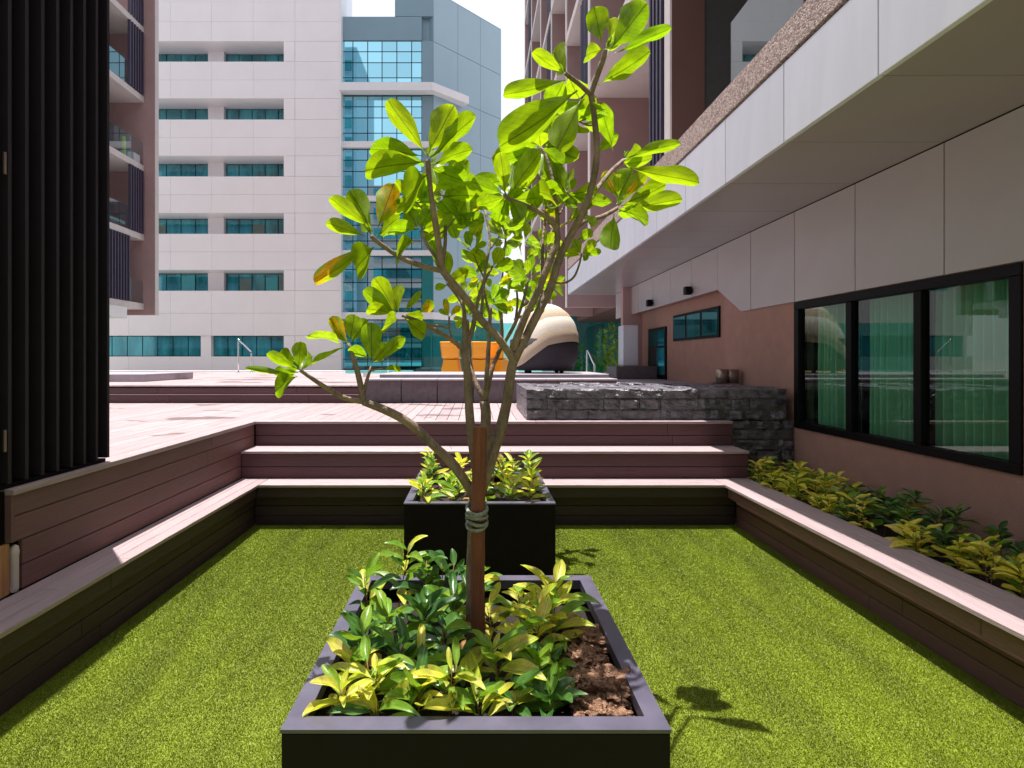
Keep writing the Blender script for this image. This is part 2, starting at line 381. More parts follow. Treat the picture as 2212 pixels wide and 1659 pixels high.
# ------------------------------------------------------------ ground and turf
Z1, Z2, Z3, Z4 = .45, .75, 1.035, 1.33
XL, XR = -2.27, 2.60                      # front edges of the side benches
XLW = -2.58; XRB = 3.0; Y0 = 5.70; Y1 = 6.02; Y2 = 6.40; Y3 = 9.05
g = link('ground', pmesh([(-900, -900, -.06), (900, -900, -.06), (900, 900, -.06), (-900, 900, -.06)], [(0, 1, 2, 3)]), M['ground'], kind='structure')
t = link('turf', pmesh([(-2.5, -2.5, 0), (2.85, -2.5, 0), (2.85, 5.9, 0), (-2.5, 5.9, 0)], [(0, 1, 2, 3)]), M['turf'], kind='structure')
def grass():
    n = 1250000
    # denser near the camera
    y = 2.0 + 3.80 * np.random.rand(n) ** 1.25
    lim = np.minimum(2.745, y * 1.05); lo = np.maximum(-2.36, -y * .95)
    x = lo + (lim - lo) * np.random.rand(n)
    keep = ~((np.abs(x) < .58) & (y < 2.86)) & ~((np.abs(x - .03) < .58) & (y > 4.35) & (y < 5.5))
    x = x[keep]; y = y[keep]; n = len(x)
    h = .004 + .006 * np.random.rand(n); a = np.random.rand(n) * 2 * np.pi
    wd = .0012 + .0008 * np.random.rand(n) + .0004 * (y - 2)
    lean = .004 * np.random.randn(n); lean2 = .004 * np.random.randn(n)
    V = np.zeros((n, 3, 3), np.float32)
    V[:, 0] = np.stack([x - wd * np.cos(a), y - wd * np.sin(a), np.zeros(n)], 1)
    V[:, 1] = np.stack([x + wd * np.cos(a), y + wd * np.sin(a), np.zeros(n)], 1)
    V[:, 2] = np.stack([x + lean, y + lean2, h], 1)
    me = bpy.data.meshes.new('grass'); me.vertices.add(3 * n); me.vertices.foreach_set('co', V.ravel())
    me.loops.add(3 * n); me.loops.foreach_set('vertex_index', np.arange(3 * n, dtype=np.int32))
    me.polygons.add(n); me.polygons.foreach_set('loop_start', np.arange(0, 3 * n, 3, dtype=np.int32))
    me.update(); me.validate()
    o = link('grass', me, M['blade'], kind='stuff'); o['label'] = 'short artificial grass between the benches'; o['category'] = 'grass'
grass()

# ------------------------------------------------------------ decks, steps, benches
def runs(a, b, lo=2.2, hi=3.4):
    out = []; p = a
    while p < b - 1e-3:
        q = min(b, p + random.uniform(lo, hi))
        if b - q < .6: q = b
        out.append((p, q)); p = q
    return out
def ybox(name, x0, x1, y0, y1, z0, z1, mat, parent, bev=0):
    for p, q in runs(y0, y1): box(name, x0, x1, p + .0015, q - .0015, z0, z1, mat, parent, bev)
def xbox(name, x0, x1, y0, y1, z0, z1, mat, parent, bev=0):
    for p, q in runs(x0, x1): box(name, p + .0015, q - .0015, y0, y1, z0, z1, mat, parent, bev)
def row_x(name, x0, x1, edges, y0, y1, z0, z1, mat, parent, gap=.005, bev=.003):
    """boards running along y between successive x edges"""
    for a, b in zip(edges[:-1], edges[1:]): box(name, a + gap / 2, b - gap / 2, y0, y1, z0, z1, mat, parent, bev)
def lins(a, b, n): return [a + (b - a) * i / n for i in range(n + 1)]
# lower deck (behind the screen wall and behind the steps)
dk = box('deck', -7.2, XLW - .05, 3.06, Y3, 0, Z3 - .03, M['dark_gap'], kind='structure')
nb = 32
for a, b in zip(lins(-7.2, XLW, nb)[:-1], lins(-7.2, XLW, nb)[1:]):
    ybox('plank', a + .003, b - .003, 3.04, Y3, Z3 - .025, Z3, M['wood_y'], dk, .003)
box('deck_base', XLW - .045, XRB - .004, Y2 + .06, Y3, 0, Z3 - .03, M['dark_gap'], dk)
nb = 40
e = lins(XLW, XRB, nb)
for a, b in zip(e[:-1], e[1:]):
    ybox('plank', a + .003, b - .003, Y2 + .11, Y3, Z3 - .025, Z3, M['wood_y'], dk, .003)
xbox('nosing_board', XLW + .003, 3.0, Y2 - .02, Y2 + .105, Z3 - .03, Z3 + .001, M['wood_x'], dk, .004)
# upper deck
ud = box('upper_deck', -12, 5.0, Y3 + .05, 19, 0, Z4 - .03, M['dark_gap'], kind='structure')
e = lins(-11, -1.9, 58)
for a, b in zip(e[:-1], e[1:]):
    ybox('plank', a + .003, b - .003, Y3 - .02, 18.9, Z4 - .025, Z4, M['wood_y'], ud, .003)
box('deck_slab', -1.88, 5.0, 9.4, 19, Z4 - .025, Z4 - .004, M['ledge'], ud)
for z0, z1 in ((Z3 + .003, Z3 + .125), (Z3 + .155, Z4 - .045)):
    xbox('riser_board', -11, -1.86, Y3 + .012, Y3 + .04, z0, z1, M['riser_x'], ud, .004)
box('riser_strip', -11, -1.86, Y3 + .0, Y3 + .035, Z3 + .13, Z3 + .15, M['wood_x'], ud, .003)
# pale coping at far edge of the upper deck
box('coping', -14, -2.2, 18.95, 19.3, Z4 - .3, Z4 + .03, M['white'], ud, .01)

# seating steps at the back
st = box('steps', XLW, XRB, Y1 + .05, Y2 + .05, 0, Z2 - .03, M['dark_gap'], kind='structure')
for (yf, yb, z) in ((Y1, Y2 + .02, Z2),):
    ed = lins(yf - .02, yb, 3)
    for a, b in zip(ed[:-1], ed[1:]): xbox('tread_board', XLW + .002, XRB, a + .002, b - .002, z - .028, z, M['wood_x'], st, .003)
for (yf, za, zb) in ((Y1, Z1, Z2), (Y2, Z2, Z3)):
    zz = [za + .004, za + (zb - .03 - za) * .47, zb - .033]
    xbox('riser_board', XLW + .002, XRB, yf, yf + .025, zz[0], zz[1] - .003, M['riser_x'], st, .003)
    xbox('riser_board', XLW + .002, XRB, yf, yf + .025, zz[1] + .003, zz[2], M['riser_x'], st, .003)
    box('backing', XLW, XRB, yf + .028, yf + .045, za, zb - .03, M['dark_gap'], st)

YN = -2.4
# bench along the back
bb = thing('bench', 'long low timber bench across the foot of the back steps, behind the far planter', 'bench', (0.2, Y0 + .15, 0))
ed = lins(Y0, Y1 + .02, 3)
for a, b in zip(ed[:-1], ed[1:]): xbox('seat_board', XL + .003, XR - .003, a + .002, b - .002, Z1 - .028, Z1, M['wood_x'], bb, .003)
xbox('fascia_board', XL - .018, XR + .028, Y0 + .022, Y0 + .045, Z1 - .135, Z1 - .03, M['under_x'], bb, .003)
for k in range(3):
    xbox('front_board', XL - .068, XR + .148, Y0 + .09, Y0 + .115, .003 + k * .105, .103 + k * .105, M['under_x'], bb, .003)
# left bench
lb = thing('bench', 'long timber bench on the left, below the boarded side of the deck', 'bench', (-2.4, 3, 0))
ed = lins(XLW, XL, 3)
for a, b in zip(ed[:-1], ed[1:]): ybox('seat_board', a + .002, b - .002, YN, Y1 + .02, Z1 - .028, Z1, M['bench_y'], lb, .003)
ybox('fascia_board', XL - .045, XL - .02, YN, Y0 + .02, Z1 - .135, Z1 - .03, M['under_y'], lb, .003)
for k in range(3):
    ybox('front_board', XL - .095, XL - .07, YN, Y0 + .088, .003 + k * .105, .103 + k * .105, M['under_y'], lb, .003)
# right bench
rb = thing('bench', 'long timber bench on the right, in front of the plant bed', 'bench', (2.8, 3, 0))
ed = lins(XR, XRB, 3)
for a, b in zip(ed[:-1], ed[1:]): ybox('seat_board', a + .002, b - .002, YN, Y1 + .02, Z1 - .028, Z1, M['bench_y'], rb, .003)
ybox('fascia_board', XR + .03, XR + .055, YN, Y0 + .02, Z1 - .135, Z1 - .03, M['riser_y'], rb, .003)
for k in range(3):
    ybox('front_board', XR + .15, XR + .175, YN, Y0 + .088, .003 + k * .105, .103 + k * .105, M['riser_y'], rb, .003)
box('back_board', XRB - .03, XRB - .004, YN, Y1, 0, Z1 - .03, M['riser_y'], rb)

# boarded side wall of the deck, left
sw = thing('boarded_wall', 'brown horizontal board wall rising behind the left bench', 'wall', (XLW, 4.5, 0))
zz = [Z1 + .002, .59, .735, .88, 1.0]
for i in range(4):
    y0 = 3.115 if i < 2 else 3.06
    ybox('board', XLW - .03, XLW - .004, y0, Y2 - .02, zz[i] + .002, zz[i + 1] - .003, M['riser_y'], sw, .003)
box('backing', XLW - .045, XLW - .033, 3.13, Y2 + .05, .2, Z3 - .03, M['dark_gap'], sw)
box('cap_board', XLW - .045, XLW + .012, 3.04, Y2 - .025, Z3 - .034, Z3 + .002, M['bench_y'], sw, .003)
box('end_trim', XLW - .035, XLW + .002, 3.035, 3.057, .74, Z3 - .036, M['riser_y'], sw)
tag(box('timber_post', XLW - .08, XLW - .012, 2.985, 3.045, Z1 + .002, .735, M['tan'], bev=.004), 'short tan timber post at the near end of the brown board wall', 'post')
hp = revolve('white_pipe', [(0, 0), (.018, 0), (.021, .02), (.021, .2), (.024, .22), (.02, .25), (.008, .262), (0, .263)], M['offwhite'], None, (XLW - .02, 3.083, Z1 + .002), 14)
tag(hp, 'short off white pipe with a rounded end standing in the notch of the board wall', 'pipe')
tag(box('black_panel', XLW - .12, XLW - .03, 1.6, 3.03, .74, Z3 - .01, M['screen']), 'black panel under the dark louver screen at the left edge', 'panel')

# ------------------------------------------------------------ dark louver screen, left
sc = thing('louver_screen', 'tall near black vertical louver screen standing on the left deck edge', 'screen', (-2.7, 3, Z3))
SCT = 4.36
box('screen_back', -3.2, -2.70, -1.5, 3.86, Z3 + .005, SCT, M['screen'], sc)
y = 3.885; k = 0
while y > 1.4:
    o = box('fin', -2.70, -2.60, y - .024, y, Z3 + .03, SCT, M['screenfin'], sc, .002); y -= .117; k += 1
box('bottom_rail', -2.69, -2.612, -1.5, 3.86, Z3 + .004, Z3 + .028, M['screen'], sc)
box('shadow_rail', -2.70, -2.598, -1.5, 3.888, SCT + .002, SCT + .05, M['screen'], sc, .003)  # added above the view to give the fins a straight shadow edge
for z in (1.25, 2.78):
    box('hinge', -2.598, -2.590, 3.005, 3.02, z, z + .12, M['pot'], sc)

# ------------------------------------------------------------ planters
def rubble(name, loc, r, mat, parent, sq=(1, 1, .7), seed=0, sub=3, amp=.35, fr=2.2):
    bm = bmesh.new(); bmesh.ops.create_icosphere(bm, subdivisions=sub, radius=1)
    for v in bm.verts:
        n = noise.fractal(v.co * fr + Vector((seed * 3.1, seed, 0)), 1, 2, 4)
        v.co *= 1 + amp * n
        v.co = Vector((v.co.x * sq[0], v.co.y * sq[1], v.co.z * sq[2])) * r
    me = bpy.data.meshes.new('lump'); bm.to_mesh(me); bm.free()
    me.polygons.foreach_set('use_smooth', [True] * len(me.polygons))
    return link(name, me, mat, parent, loc)
W = 1.2; PT = .62; RW = .062
def planter(cx, y0, label):
    r = thing('planter', label, 'planter', (cx, y0 + W / 2, 0), 'black square planters')
    x0, x1, y1 = cx - W / 2, cx + W / 2, y0 + W
    b = .004; zt = PT - .012
    box('front_panel', x0, x1, y0, y0 + .03, 0.012, zt, M['planter'], r, b)
    box('back_panel', x0, x1, y1 - .03, y1, 0.012, zt, M['planter'], r, b)
    box('side_panel', x0, x0 + .03, y0 + .031, y1 - .031, 0.012, zt, M['planter'], r, b)
    box('side_panel', x1 - .03, x1, y0 + .031, y1 - .031, 0.012, zt, M['planter'], r, b)
    # mitred rim, one welded frame
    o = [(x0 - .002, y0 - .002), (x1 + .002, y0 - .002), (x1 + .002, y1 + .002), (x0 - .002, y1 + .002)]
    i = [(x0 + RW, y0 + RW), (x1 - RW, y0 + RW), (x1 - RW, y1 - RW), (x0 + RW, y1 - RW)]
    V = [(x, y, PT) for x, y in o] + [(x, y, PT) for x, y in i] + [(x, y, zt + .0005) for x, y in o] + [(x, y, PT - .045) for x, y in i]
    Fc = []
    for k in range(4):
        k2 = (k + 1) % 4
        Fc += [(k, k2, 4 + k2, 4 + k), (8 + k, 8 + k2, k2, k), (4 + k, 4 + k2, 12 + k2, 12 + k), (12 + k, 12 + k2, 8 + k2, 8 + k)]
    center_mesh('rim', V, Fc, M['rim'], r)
    # uneven soil
    n = 24; V = []; Fc = []
    for a in range(n + 1):
        for c in range(n + 1):
            xx = x0 + .032 + (W - .064) * a / n; yy = y0 + .032 + (W - .064) * c / n
            V.append((xx, yy, PT - .12 + .03 * noise.noise(Vector((xx * 7, yy * 7, 1))) + .012 * noise.noise(Vector((xx * 31, yy * 31, 1)))))
    for a in range(n):
        for c in range(n):
            q = a * (n + 1) + c; Fc.append((q, q + n + 1, q + n + 2, q + 1))
    center_mesh('soil', V, Fc, M['soil'], r, True)
    return r
PY1, PY2 = 1.685, 4.33
planter(0.0, PY1, 'nearest black square planter, with the tall staked tree and mixed leafy plants')
planter(.03, PY2, 'far black square planter, standing before the back bench')
for i, (x, y, rr) in enumerate([(.47, 1.98, .10), (.43, 2.16, .085), (.47, 2.33, .085), (.40, 1.86, .07), (.46, 1.84, .06), (.49, 2.08, .06), (.42, 2.5, .06), (.36, 2.02, .07)]):
    o = rubble('coir_lump', (x, y, .535 + rr * .25), rr, M['coir'], None, (1, 1, .62), i, 5, .5, 3.4)
    tag(o, ['large tan coir lump in the near planter, front right', 'tan coir lump behind the largest one in the near planter', 'tan coir lump beside the leaves on the right of the near planter',
            'small coir lump by the front rim of the near planter', 'small coir lump in the front right corner of the near planter', 'coir lump against the right rim of the near planter',
            'coir lump furthest back in the near planter', 'coir lump half hidden below the leaves of the near planter'][i], 'coir lump', 'coir lumps in the near planter')

# ------------------------------------------------------------ leaves
def leaf_mesh(kind, seed):
    rnd = random.Random(seed); nl = 15; V = []; Fc = []
    rows = []
    prof = {'ob': lambda t: (t ** .95) * max(0, 1 - t) ** .5, 'lan': lambda t: (t ** .8) * max(0, 1 - t) ** .75, 'ell': lambda t: (t ** .62) * max(0, 1 - t) ** .6}[kind]
    mxv = max(prof(i / 50) for i in range(51))
    bend = rnd.uniform(-.10, .22) if kind == 'ob' else rnd.uniform(-.05, .5); wav = rnd.uniform(.3, 1); ph = rnd.uniform(0, 6)
    side = rnd.uniform(-.06, .06)
    pet = .12
    for i in range(nl + 1):
        t = i / nl; t = 1 - (1 - t) ** 1.35 if t > 0 else 0
        if t < pet: wdt = .02
        else:
            tt = (t - pet) / (1 - pet); wdt = max(.018, .5 * prof(min(.995, tt)) / mxv)
        if i == nl: wdt = .03
        zc = -bend * (t ** 2) + .04 * math.sin(t * 5 + ph) * wav
        cx = side * math.sin(t * 3.1)
        row = []
        for s in (-1, -.5, 0, .5, 1):
            e = 1 + (.05 * math.sin(t * 14 + ph + s * 2) if abs(s) == 1 else 0)
            row.append(Vector((cx + s * wdt * e, t + (.005 * rnd.uniform(-1, 1) if abs(s) == 1 else 0), zc + (.10 if kind == 'ob' else .17) * abs(s) ** 1.3 * wdt * 2 + (.03 * wav * math.sin(t * 11 + ph + s * 3) * abs(s)))))
        V += row
    for i in range(nl):
        for j in range(4):
            q = i * 5 + j; Fc.append((q, q + 1, q + 6, q + 5))
    return pmesh(V, Fc, True)
LM = {k: [leaf_mesh(k, s + (0 if k == 'ob' else 50)) for s in range(7)] for k in ('ob', 'lan', 'ell')}
LMM = {}
def get_leaf(kind, i, mat):
    key = (kind, i, mat.name)
    if key not in LMM:
        me = LM[kind][i].copy(); me.materials.append(mat); LMM[key] = me
    return LMM[key]
def leaf_obj(parent, base, tip, width, normal, mat, kind='ob', local=False, name='leaf', label=None):
    ax = tip - base; Ln = ax.length
    if Ln < 1e-4: return
    y = ax / Ln; z = (normal - y * normal.dot(y))
    if z.length < .05: z = y.orthogonal()
    z.normalize(); x = y.cross(z)
    m = Matrix(((x.x * width, y.x * Ln, z.x * Ln * .8, base.x), (x.y * width, y.y * Ln, z.y * Ln * .8, base.y), (x.z * width, y.z * Ln, z.z * Ln * .8, base.z), (0, 0, 0, 1)))
    me = get_leaf(kind, random.randrange(7), mat)
    return link(name, me, None, parent, matrix=m, local=local, label=label)

# ------------------------------------------------------------ near tree
YT = 2.29
tr = thing('tree', 'young spreading tree with large lime green leaves, tied to a stake in the near planter', 'tree', (0, YT, .52))
def branch(pts, w0, w1, name='branch', parent=tr, mat='bark', sub=4):
    q = [P(u, v, Y) for u, v, Y in pts]
    Ym = pts[0][2]
    return tube(name, q, w0 * .5 * pts[0][2] / F, w1 * .5 * pts[-1][2] / F, M[mat], parent, 8, sub, .25)
# main stem behind the stake
branch([(1020, 1420, 2.32), (1019, 1250, 2.33), (1024, 1120, 2.34), (1032, 1040, 2.33), (1036, 980, 2.32)], 26, 26, 'trunk')
branch([(1026, 1075, 2.33), (985, 1010, 2.30), (940, 965, 2.27), (872, 905, 2.24), (785, 868, 2.2)], 23, 17)
branch([(785, 868, 2.2), (745, 860, 2.17), (700, 835, 2.12), (648, 800, 2.08)], 13, 8)
branch([(785, 868, 2.2), (775, 815, 2.2), (762, 770, 2.2), (753, 742, 2.22)], 14, 8)
branch([(783, 866, 2.2), (790, 830, 2.22), (802, 792, 2.25)], 9, 6)
branch([(802, 800, 2.24), (815, 798, 2.24), (827, 796, 2.24)], 5, 3, 'twig')
branch([(1034, 1050, 2.34), (1022, 980, 2.36), (1014, 884, 2.37), (1009, 802, 2.38), (1001, 757, 2.4)], 22, 15)
branch([(1001, 757, 2.4), (987, 743, 2.4), (923, 703, 2.36), (868, 681, 2.34)], 12, 8)
branch([(924, 704, 2.37), (950, 704, 2.4), (969, 707, 2.42), (970, 684, 2.44)], 5, 4, 'twig')
branch([(969, 706, 2.42), (978, 732, 2.42), (992, 752, 2.41)], 4, 6, 'twig')
branch([(1002, 757, 2.4), (1004, 700, 2.42), (1000, 660, 2.44), (985, 635, 2.46), (966, 612, 2.46)], 11, 6)
branch([(1004, 757, 2.4), (1020, 712, 2.45), (1028, 670, 2.5), (1040, 623, 2.55), (1064, 575, 2.6)], 12, 6)
branch([(1041, 1060, 2.31), (1060, 1000, 2.30), (1080, 935, 2.30), (1095, 870, 2.30), (1105, 800, 2.30), (1111, 772, 2.30)], 24, 20)
branch([(1112, 785, 2.30), (1083, 738, 2.27), (1043, 695, 2.24), (1006, 645, 2.2), (963, 594, 2.17), (953, 578, 2.16)], 18, 15)
branch([(955, 584, 2.16), (920, 577, 2.14), (870, 559, 2.11), (822, 527, 2.08), (802, 510, 2.05)], 13, 9)
branch([(953, 580, 2.16), (945, 509, 2.12), (934, 442, 2.08), (928, 390, 2.06), (924, 345, 2.05)], 14, 11)
branch([(956, 578, 2.16), (962, 520, 2.24), (961, 469, 2.3), (963, 440, 2.34), (958, 420, 2.36)], 9, 6)
branch([(952, 572, 2.16), (940, 552, 2.18), (922, 528, 2.2), (908, 500, 2.22)], 9, 6)
branch([(1112, 776, 2.30), (1150, 700, 2.32), (1188, 622, 2.34), (1216, 540, 2.36), (1252, 474, 2.36), (1279, 400, 2.34), (1289, 330, 2.32), (1284, 250, 2.30), (1276, 203, 2.30)], 21, 12)
branch([(1108, 756, 2.30), (1132, 690, 2.28), (1165, 622, 2.26), (1188, 560, 2.26), (1205, 515, 2.26), (1192, 478, 2.22), (1150, 450, 2.16), (1100, 430, 2.1), (1090, 418, 2.08)], 18, 8)
branch([(1276, 205, 2.30), (1291, 160, 2.27), (1303, 128, 2.25), (1308, 108, 2.24)], 13, 10)
branch([(1277, 205, 2.30), (1252, 182, 2.24), (1228, 164, 2.18), (1221, 158, 2.17)], 11, 8)
branch([(1238, 498, 2.36), (1262, 478, 2.55), (1300, 468, 2.8), (1332, 450, 3.02)], 11, 9)
branch([(1258, 466, 2.36), (1285, 415, 2.6), (1318, 372, 2.82), (1346, 346, 2.98)], 12, 8)
branch([(1196, 612, 2.34), (1222, 610, 2.4), (1240, 598, 2.44), (1251, 572, 2.48), (1256, 548, 2.5)], 6, 4, 'twig')
branch([(1205, 540, 2.3), (1204, 470, 2.36), (1196, 400, 2.42), (1180, 340, 2.46), (1168, 318, 2.48)], 10, 6)
branch([(1172, 600, 2.27), (1172, 520, 2.4), (1180, 440, 2.52), (1164, 380, 2.6)], 8, 5)
branch([(1040, 690, 2.24), (1046, 600, 2.38), (1058, 520, 2.48), (1048, 455, 2.55)], 7, 5)

CAMP = Vector((0, 0, H))
LFW = []
def TL(bu, bv, tu, tv, wpx, Y, dY=0.0, mat='leaf', k='ob', upb=.45, parent=None):
    """one leaf from stalk to tip"""
    base = P(bu, bv, Y); tip = P(tu, tv, Y + dY)
    mid = (base + tip) / 2; view = (CAMP - mid).normalized()
    n = (-view * .9 + Vector((random.uniform(-.25, .25), random.uniform(-.2, .2), upb + random.uniform(-.1, .2)))).normalized()
    if n.z < 0: n = -n
    y = (tip - base).normalized(); z = (n - y * n.dot(y)).normalized()
    fac = max(.45, abs(z.dot(view)))
    leaf_obj(parent or tr, base, tip, wpx * .9 * Y / F / fac, n, M[mat], k)
L1 = [ # cluster at the top of the left leader
 (921, 334, 836, 216, 47, 2.05, -.1), (922, 334, 974, 233, 58, 2.05, .05), (927, 340, 1033, 252, 42, 2.05, .1), (914, 336, 797, 314, 42, 2.04, -.12),
 (916, 348, 793, 374, 46, 2.03, -.16), (923, 378, 862, 432, 48, 2.06, -.15), (932, 358, 1012, 322, 30, 2.08, .15), (930, 362, 1000, 385, 34, 2.1, .18),
 (918, 352, 868, 345, 36, 2.1, .2), (930, 350, 975, 300, 40, 2.12, .25), (926, 365, 905, 425, 36, 2.1, .1),
 # second leader behind
 (958, 424, 1056, 424, 44, 2.3, -.1), (960, 420, 1078, 386, 42, 2.36, .1), (955, 424, 866, 442, 38, 2.36, .05), (960, 424, 1012, 480, 38, 2.36, -.05), (956, 420, 935, 360, 36, 2.4, .15),
 (958, 425, 905, 400, 36, 2.42, .15), (960, 420, 1000, 350, 42, 2.42, .15), (956, 430, 985, 515, 34, 2.4, .05), (962, 428, 1040, 455, 34, 2.42, .15),
 # left arm cluster
 (800, 494, 714, 424, 36, 2.05, -.06), (801, 492, 750, 410, 46, 2.06, .05), (816, 492, 846, 404, 46, 2.1, .1, 'leaf_y'), (790, 511, 705, 478, 34, 2.04, -.05),
 (798, 526, 682, 613, 36, 2.03, -.1, 'leaf_y'), (808, 534, 760, 582, 46, 2.06, -.12), (812, 508, 868, 470, 34, 2.12, .15), (803, 500, 770, 445, 40, 2.12, .1),
 # small inner left
 (904, 496, 838, 492, 30, 2.22, -.1), (897, 519, 846, 548, 34, 2.2, -.1), (906, 495, 925, 452, 34, 2.22, .0), (908, 498, 960, 470, 34, 2.25, .1), (904, 495, 872, 448, 36, 2.26, .1), (910, 500, 955, 505, 26, 2.28, .15),
 (912, 497, 905, 440, 30, 2.32, .1),
 # lower left arm cluster
 (857, 676, 812, 598, 44, 2.34, -.04), (856, 678, 785, 627, 38, 2.33, -.05), (850, 676, 794, 670, 26, 2.33, -.1), (872, 676, 906, 631, 15, 2.34, .05), (861, 690, 824, 700, 27, 2.33, -.1),
 (874, 688, 922, 724, 36, 2.34, -.05), (905, 677, 938, 654, 28, 2.36, .02, 'leaf_y'), (860, 674, 850, 628, 32, 2.4, .1), (868, 680, 915, 690, 26, 2.4, .1),
 # spray left of the twin tips
 (755, 737, 764, 679, 44, 2.22, .0), (740, 746, 664, 710, 24, 2.2, -.15, 'leaf_s', 'ob', 1.6), (745, 750, 666, 782, 14, 2.2, -.1, 'leaf_s', 'ob', 1.6), (757, 742, 795, 690, 26, 2.25, .1),
 (752, 745, 718, 690, 26, 2.25, .1), (801, 784, 801, 697, 52, 2.25, -.02), (819, 781, 872, 729, 30, 2.26, .06), (798, 776, 755, 748, 26, 2.24, -.05), (827, 798, 869, 792, 15, 2.24, -.04),
 (802, 785, 835, 745, 26, 2.28, .1),
 # far left tip
 (646, 799, 650, 738, 36, 2.08, .0), (643, 798, 576, 765, 26, 2.07, -.05), (640, 812, 530, 797, 15, 2.07, -.08), (643, 813, 586, 842, 40, 2.07, -.1), (648, 800, 612, 768, 28, 2.12, .1), (650, 802, 662, 765, 22, 2.12, .1), (644, 805, 600, 803, 16, 2.1, .1),
 # top cluster
 (1299, 94, 1280, 14, 50, 2.24, .0), (1318, 107, 1388, 14, 54, 2.24, .05), (1328, 114, 1453, 62, 30, 2.24, -.05), (1293, 184, 1408, 114, 44, 2.28, .05), (1303, 105, 1260, 118, 22, 2.24, -.08), (1310, 105, 1330, 55, 26, 2.3, .15),
 (1306, 104, 1345, 80, 30, 2.3, .15),
 # top left cluster
 (1223, 160, 1150, 114, 32, 2.17, -.05), (1222, 158, 1205, 116, 34, 2.2, .12), (1222, 170, 1192, 228, 54, 2.19, .1), (1223, 173, 1090, 206, 34, 2.17, -.08), (1250, 195, 1084, 318, 64, 2.18, -.12),
 (1256, 212, 1205, 318, 44, 2.14, -.1), (1226, 165, 1250, 215, 38, 2.24, .15), (1262, 214, 1228, 262, 44, 2.32, .15), (1324, 326, 1292, 220, 42, 2.44, -.1),
 # right upper cluster
 (1346, 344, 1466, 308, 28, 2.5, -.02), (1350, 362, 1512, 386, 42, 2.97, -.1), (1344, 350, 1380, 330, 26, 3.02, .1), (1348, 356, 1410, 345, 24, 3.04, .14),
 # right lower cluster
 (1334, 426, 1307, 374, 36, 3.02, .06, 'leaf_y'), (1336, 426, 1336, 376, 24, 2.5, -.05), (1345, 426, 1400, 370, 32, 3.02, .0, 'leaf_y'), (1349, 441, 1440, 402, 42, 3.02, .02), (1349, 452, 1471, 424, 42, 2.5, -.06),
 (1345, 456, 1404, 476, 32, 2.5, -.08), (1326, 462, 1314, 541, 44, 2.98, -.06), (1328, 436, 1280, 432, 26, 3.04, .1), (1340, 445, 1395, 440, 36, 3.06, .12), (1332, 440, 1352, 375, 38, 3.08, .12), (1334, 448, 1370, 468, 26, 3.08, .1),
 # centre right cluster
 (1092, 422, 1080, 328, 38, 2.07, -.06), (1106, 414, 1154, 330, 44, 2.12, .06), (1090, 420, 1020, 390, 36, 2.1, .02), (1094, 424, 1030, 445, 36, 2.12, .05), (1100, 428, 1128, 480, 36, 2.1, -.05), (1098, 420, 1110, 350, 42, 2.18, .12), (1094, 418, 1058, 340, 40, 2.2, .14),
 (1110, 430, 1165, 428, 34, 2.16, .1), (1096, 426, 1075, 475, 34, 2.2, .1),
 # top of inner stems
 (1168, 320, 1163, 288, 30, 2.46, -.08), (1168, 318, 1215, 352, 44, 2.48, .05), (1166, 318, 1110, 300, 48, 2.5, .08), (1170, 316, 1195, 258, 44, 2.5, .1), (1164, 320, 1125, 362, 40, 2.5, .05), (1172, 322, 1240, 308, 42, 2.52, .12), (1168, 318, 1145, 262, 42, 2.54, .12),
 (1172, 326, 1205, 395, 38, 2.5, .0), (1166, 322, 1090, 345, 44, 2.54, .1), (1174, 318, 1250, 345, 40, 2.56, .1), (1170, 315, 1232, 262, 40, 2.56, .1),
 (1164, 382, 1135, 335, 38, 2.62, .05), (1164, 384, 1215, 372, 36, 2.62, .05), (1162, 386, 1112, 402, 38, 2.6, .0), (1166, 388, 1225, 425, 36, 2.62, .0), (1164, 384, 1180, 330, 36, 2.66, .1),
 (1048, 458, 1000, 415, 36, 2.55, .05), (1048, 458, 1092, 430, 36, 2.56, .05), (1048, 460, 1022, 508, 34, 2.54, .0), (1050, 460, 1100, 482, 36, 2.55, .0), (1048, 456, 1050, 395, 38, 2.58, .05),
 (1064, 577, 1010, 540, 30, 2.58, -.1), (1064, 577, 1084, 535, 32, 2.6, .0), (1064, 578, 1106, 568, 28, 2.6, .05), (1063, 578, 1030, 575, 26, 2.58, -.05),
 (966, 614, 930, 520, 32, 2.44, -.08), (968, 612, 958, 545, 34, 2.46, .04), (966, 614, 1004, 585, 26, 2.48, .08), (968, 616, 940, 622, 18, 2.46, .0),
 (970, 684, 960, 645, 15, 2.44, .0, 'leaf_y'), (972, 684, 992, 660, 16, 2.44, .0, 'leaf_y'), (971, 684, 950, 668, 14, 2.46, .0),
 (1256, 550, 1285, 520, 24, 2.5, .0), (1255, 550, 1240, 515, 20, 2.5, .05), (1256, 552, 1222, 545, 18, 2.48, -.05), (1258, 550, 1270, 560, 16, 2.5, .0), (1256, 548, 1300, 545, 18, 2.52, .02),
 (1289, 330, 1330, 290, 26, 2.5, .0), (1266, 440, 1225, 420, 26, 2.45, .0), (1246, 520, 1280, 500, 24, 2.46, .0)]
for a in L1:
    mat = a[7] if len(a) > 7 else ('leaf_y' if random.random() < .03 else 'leaf')
    TL(a[0], a[1], a[2], a[3], a[4], a[5], a[6], mat, 'ob', a[9] if len(a) > 9 else .45)
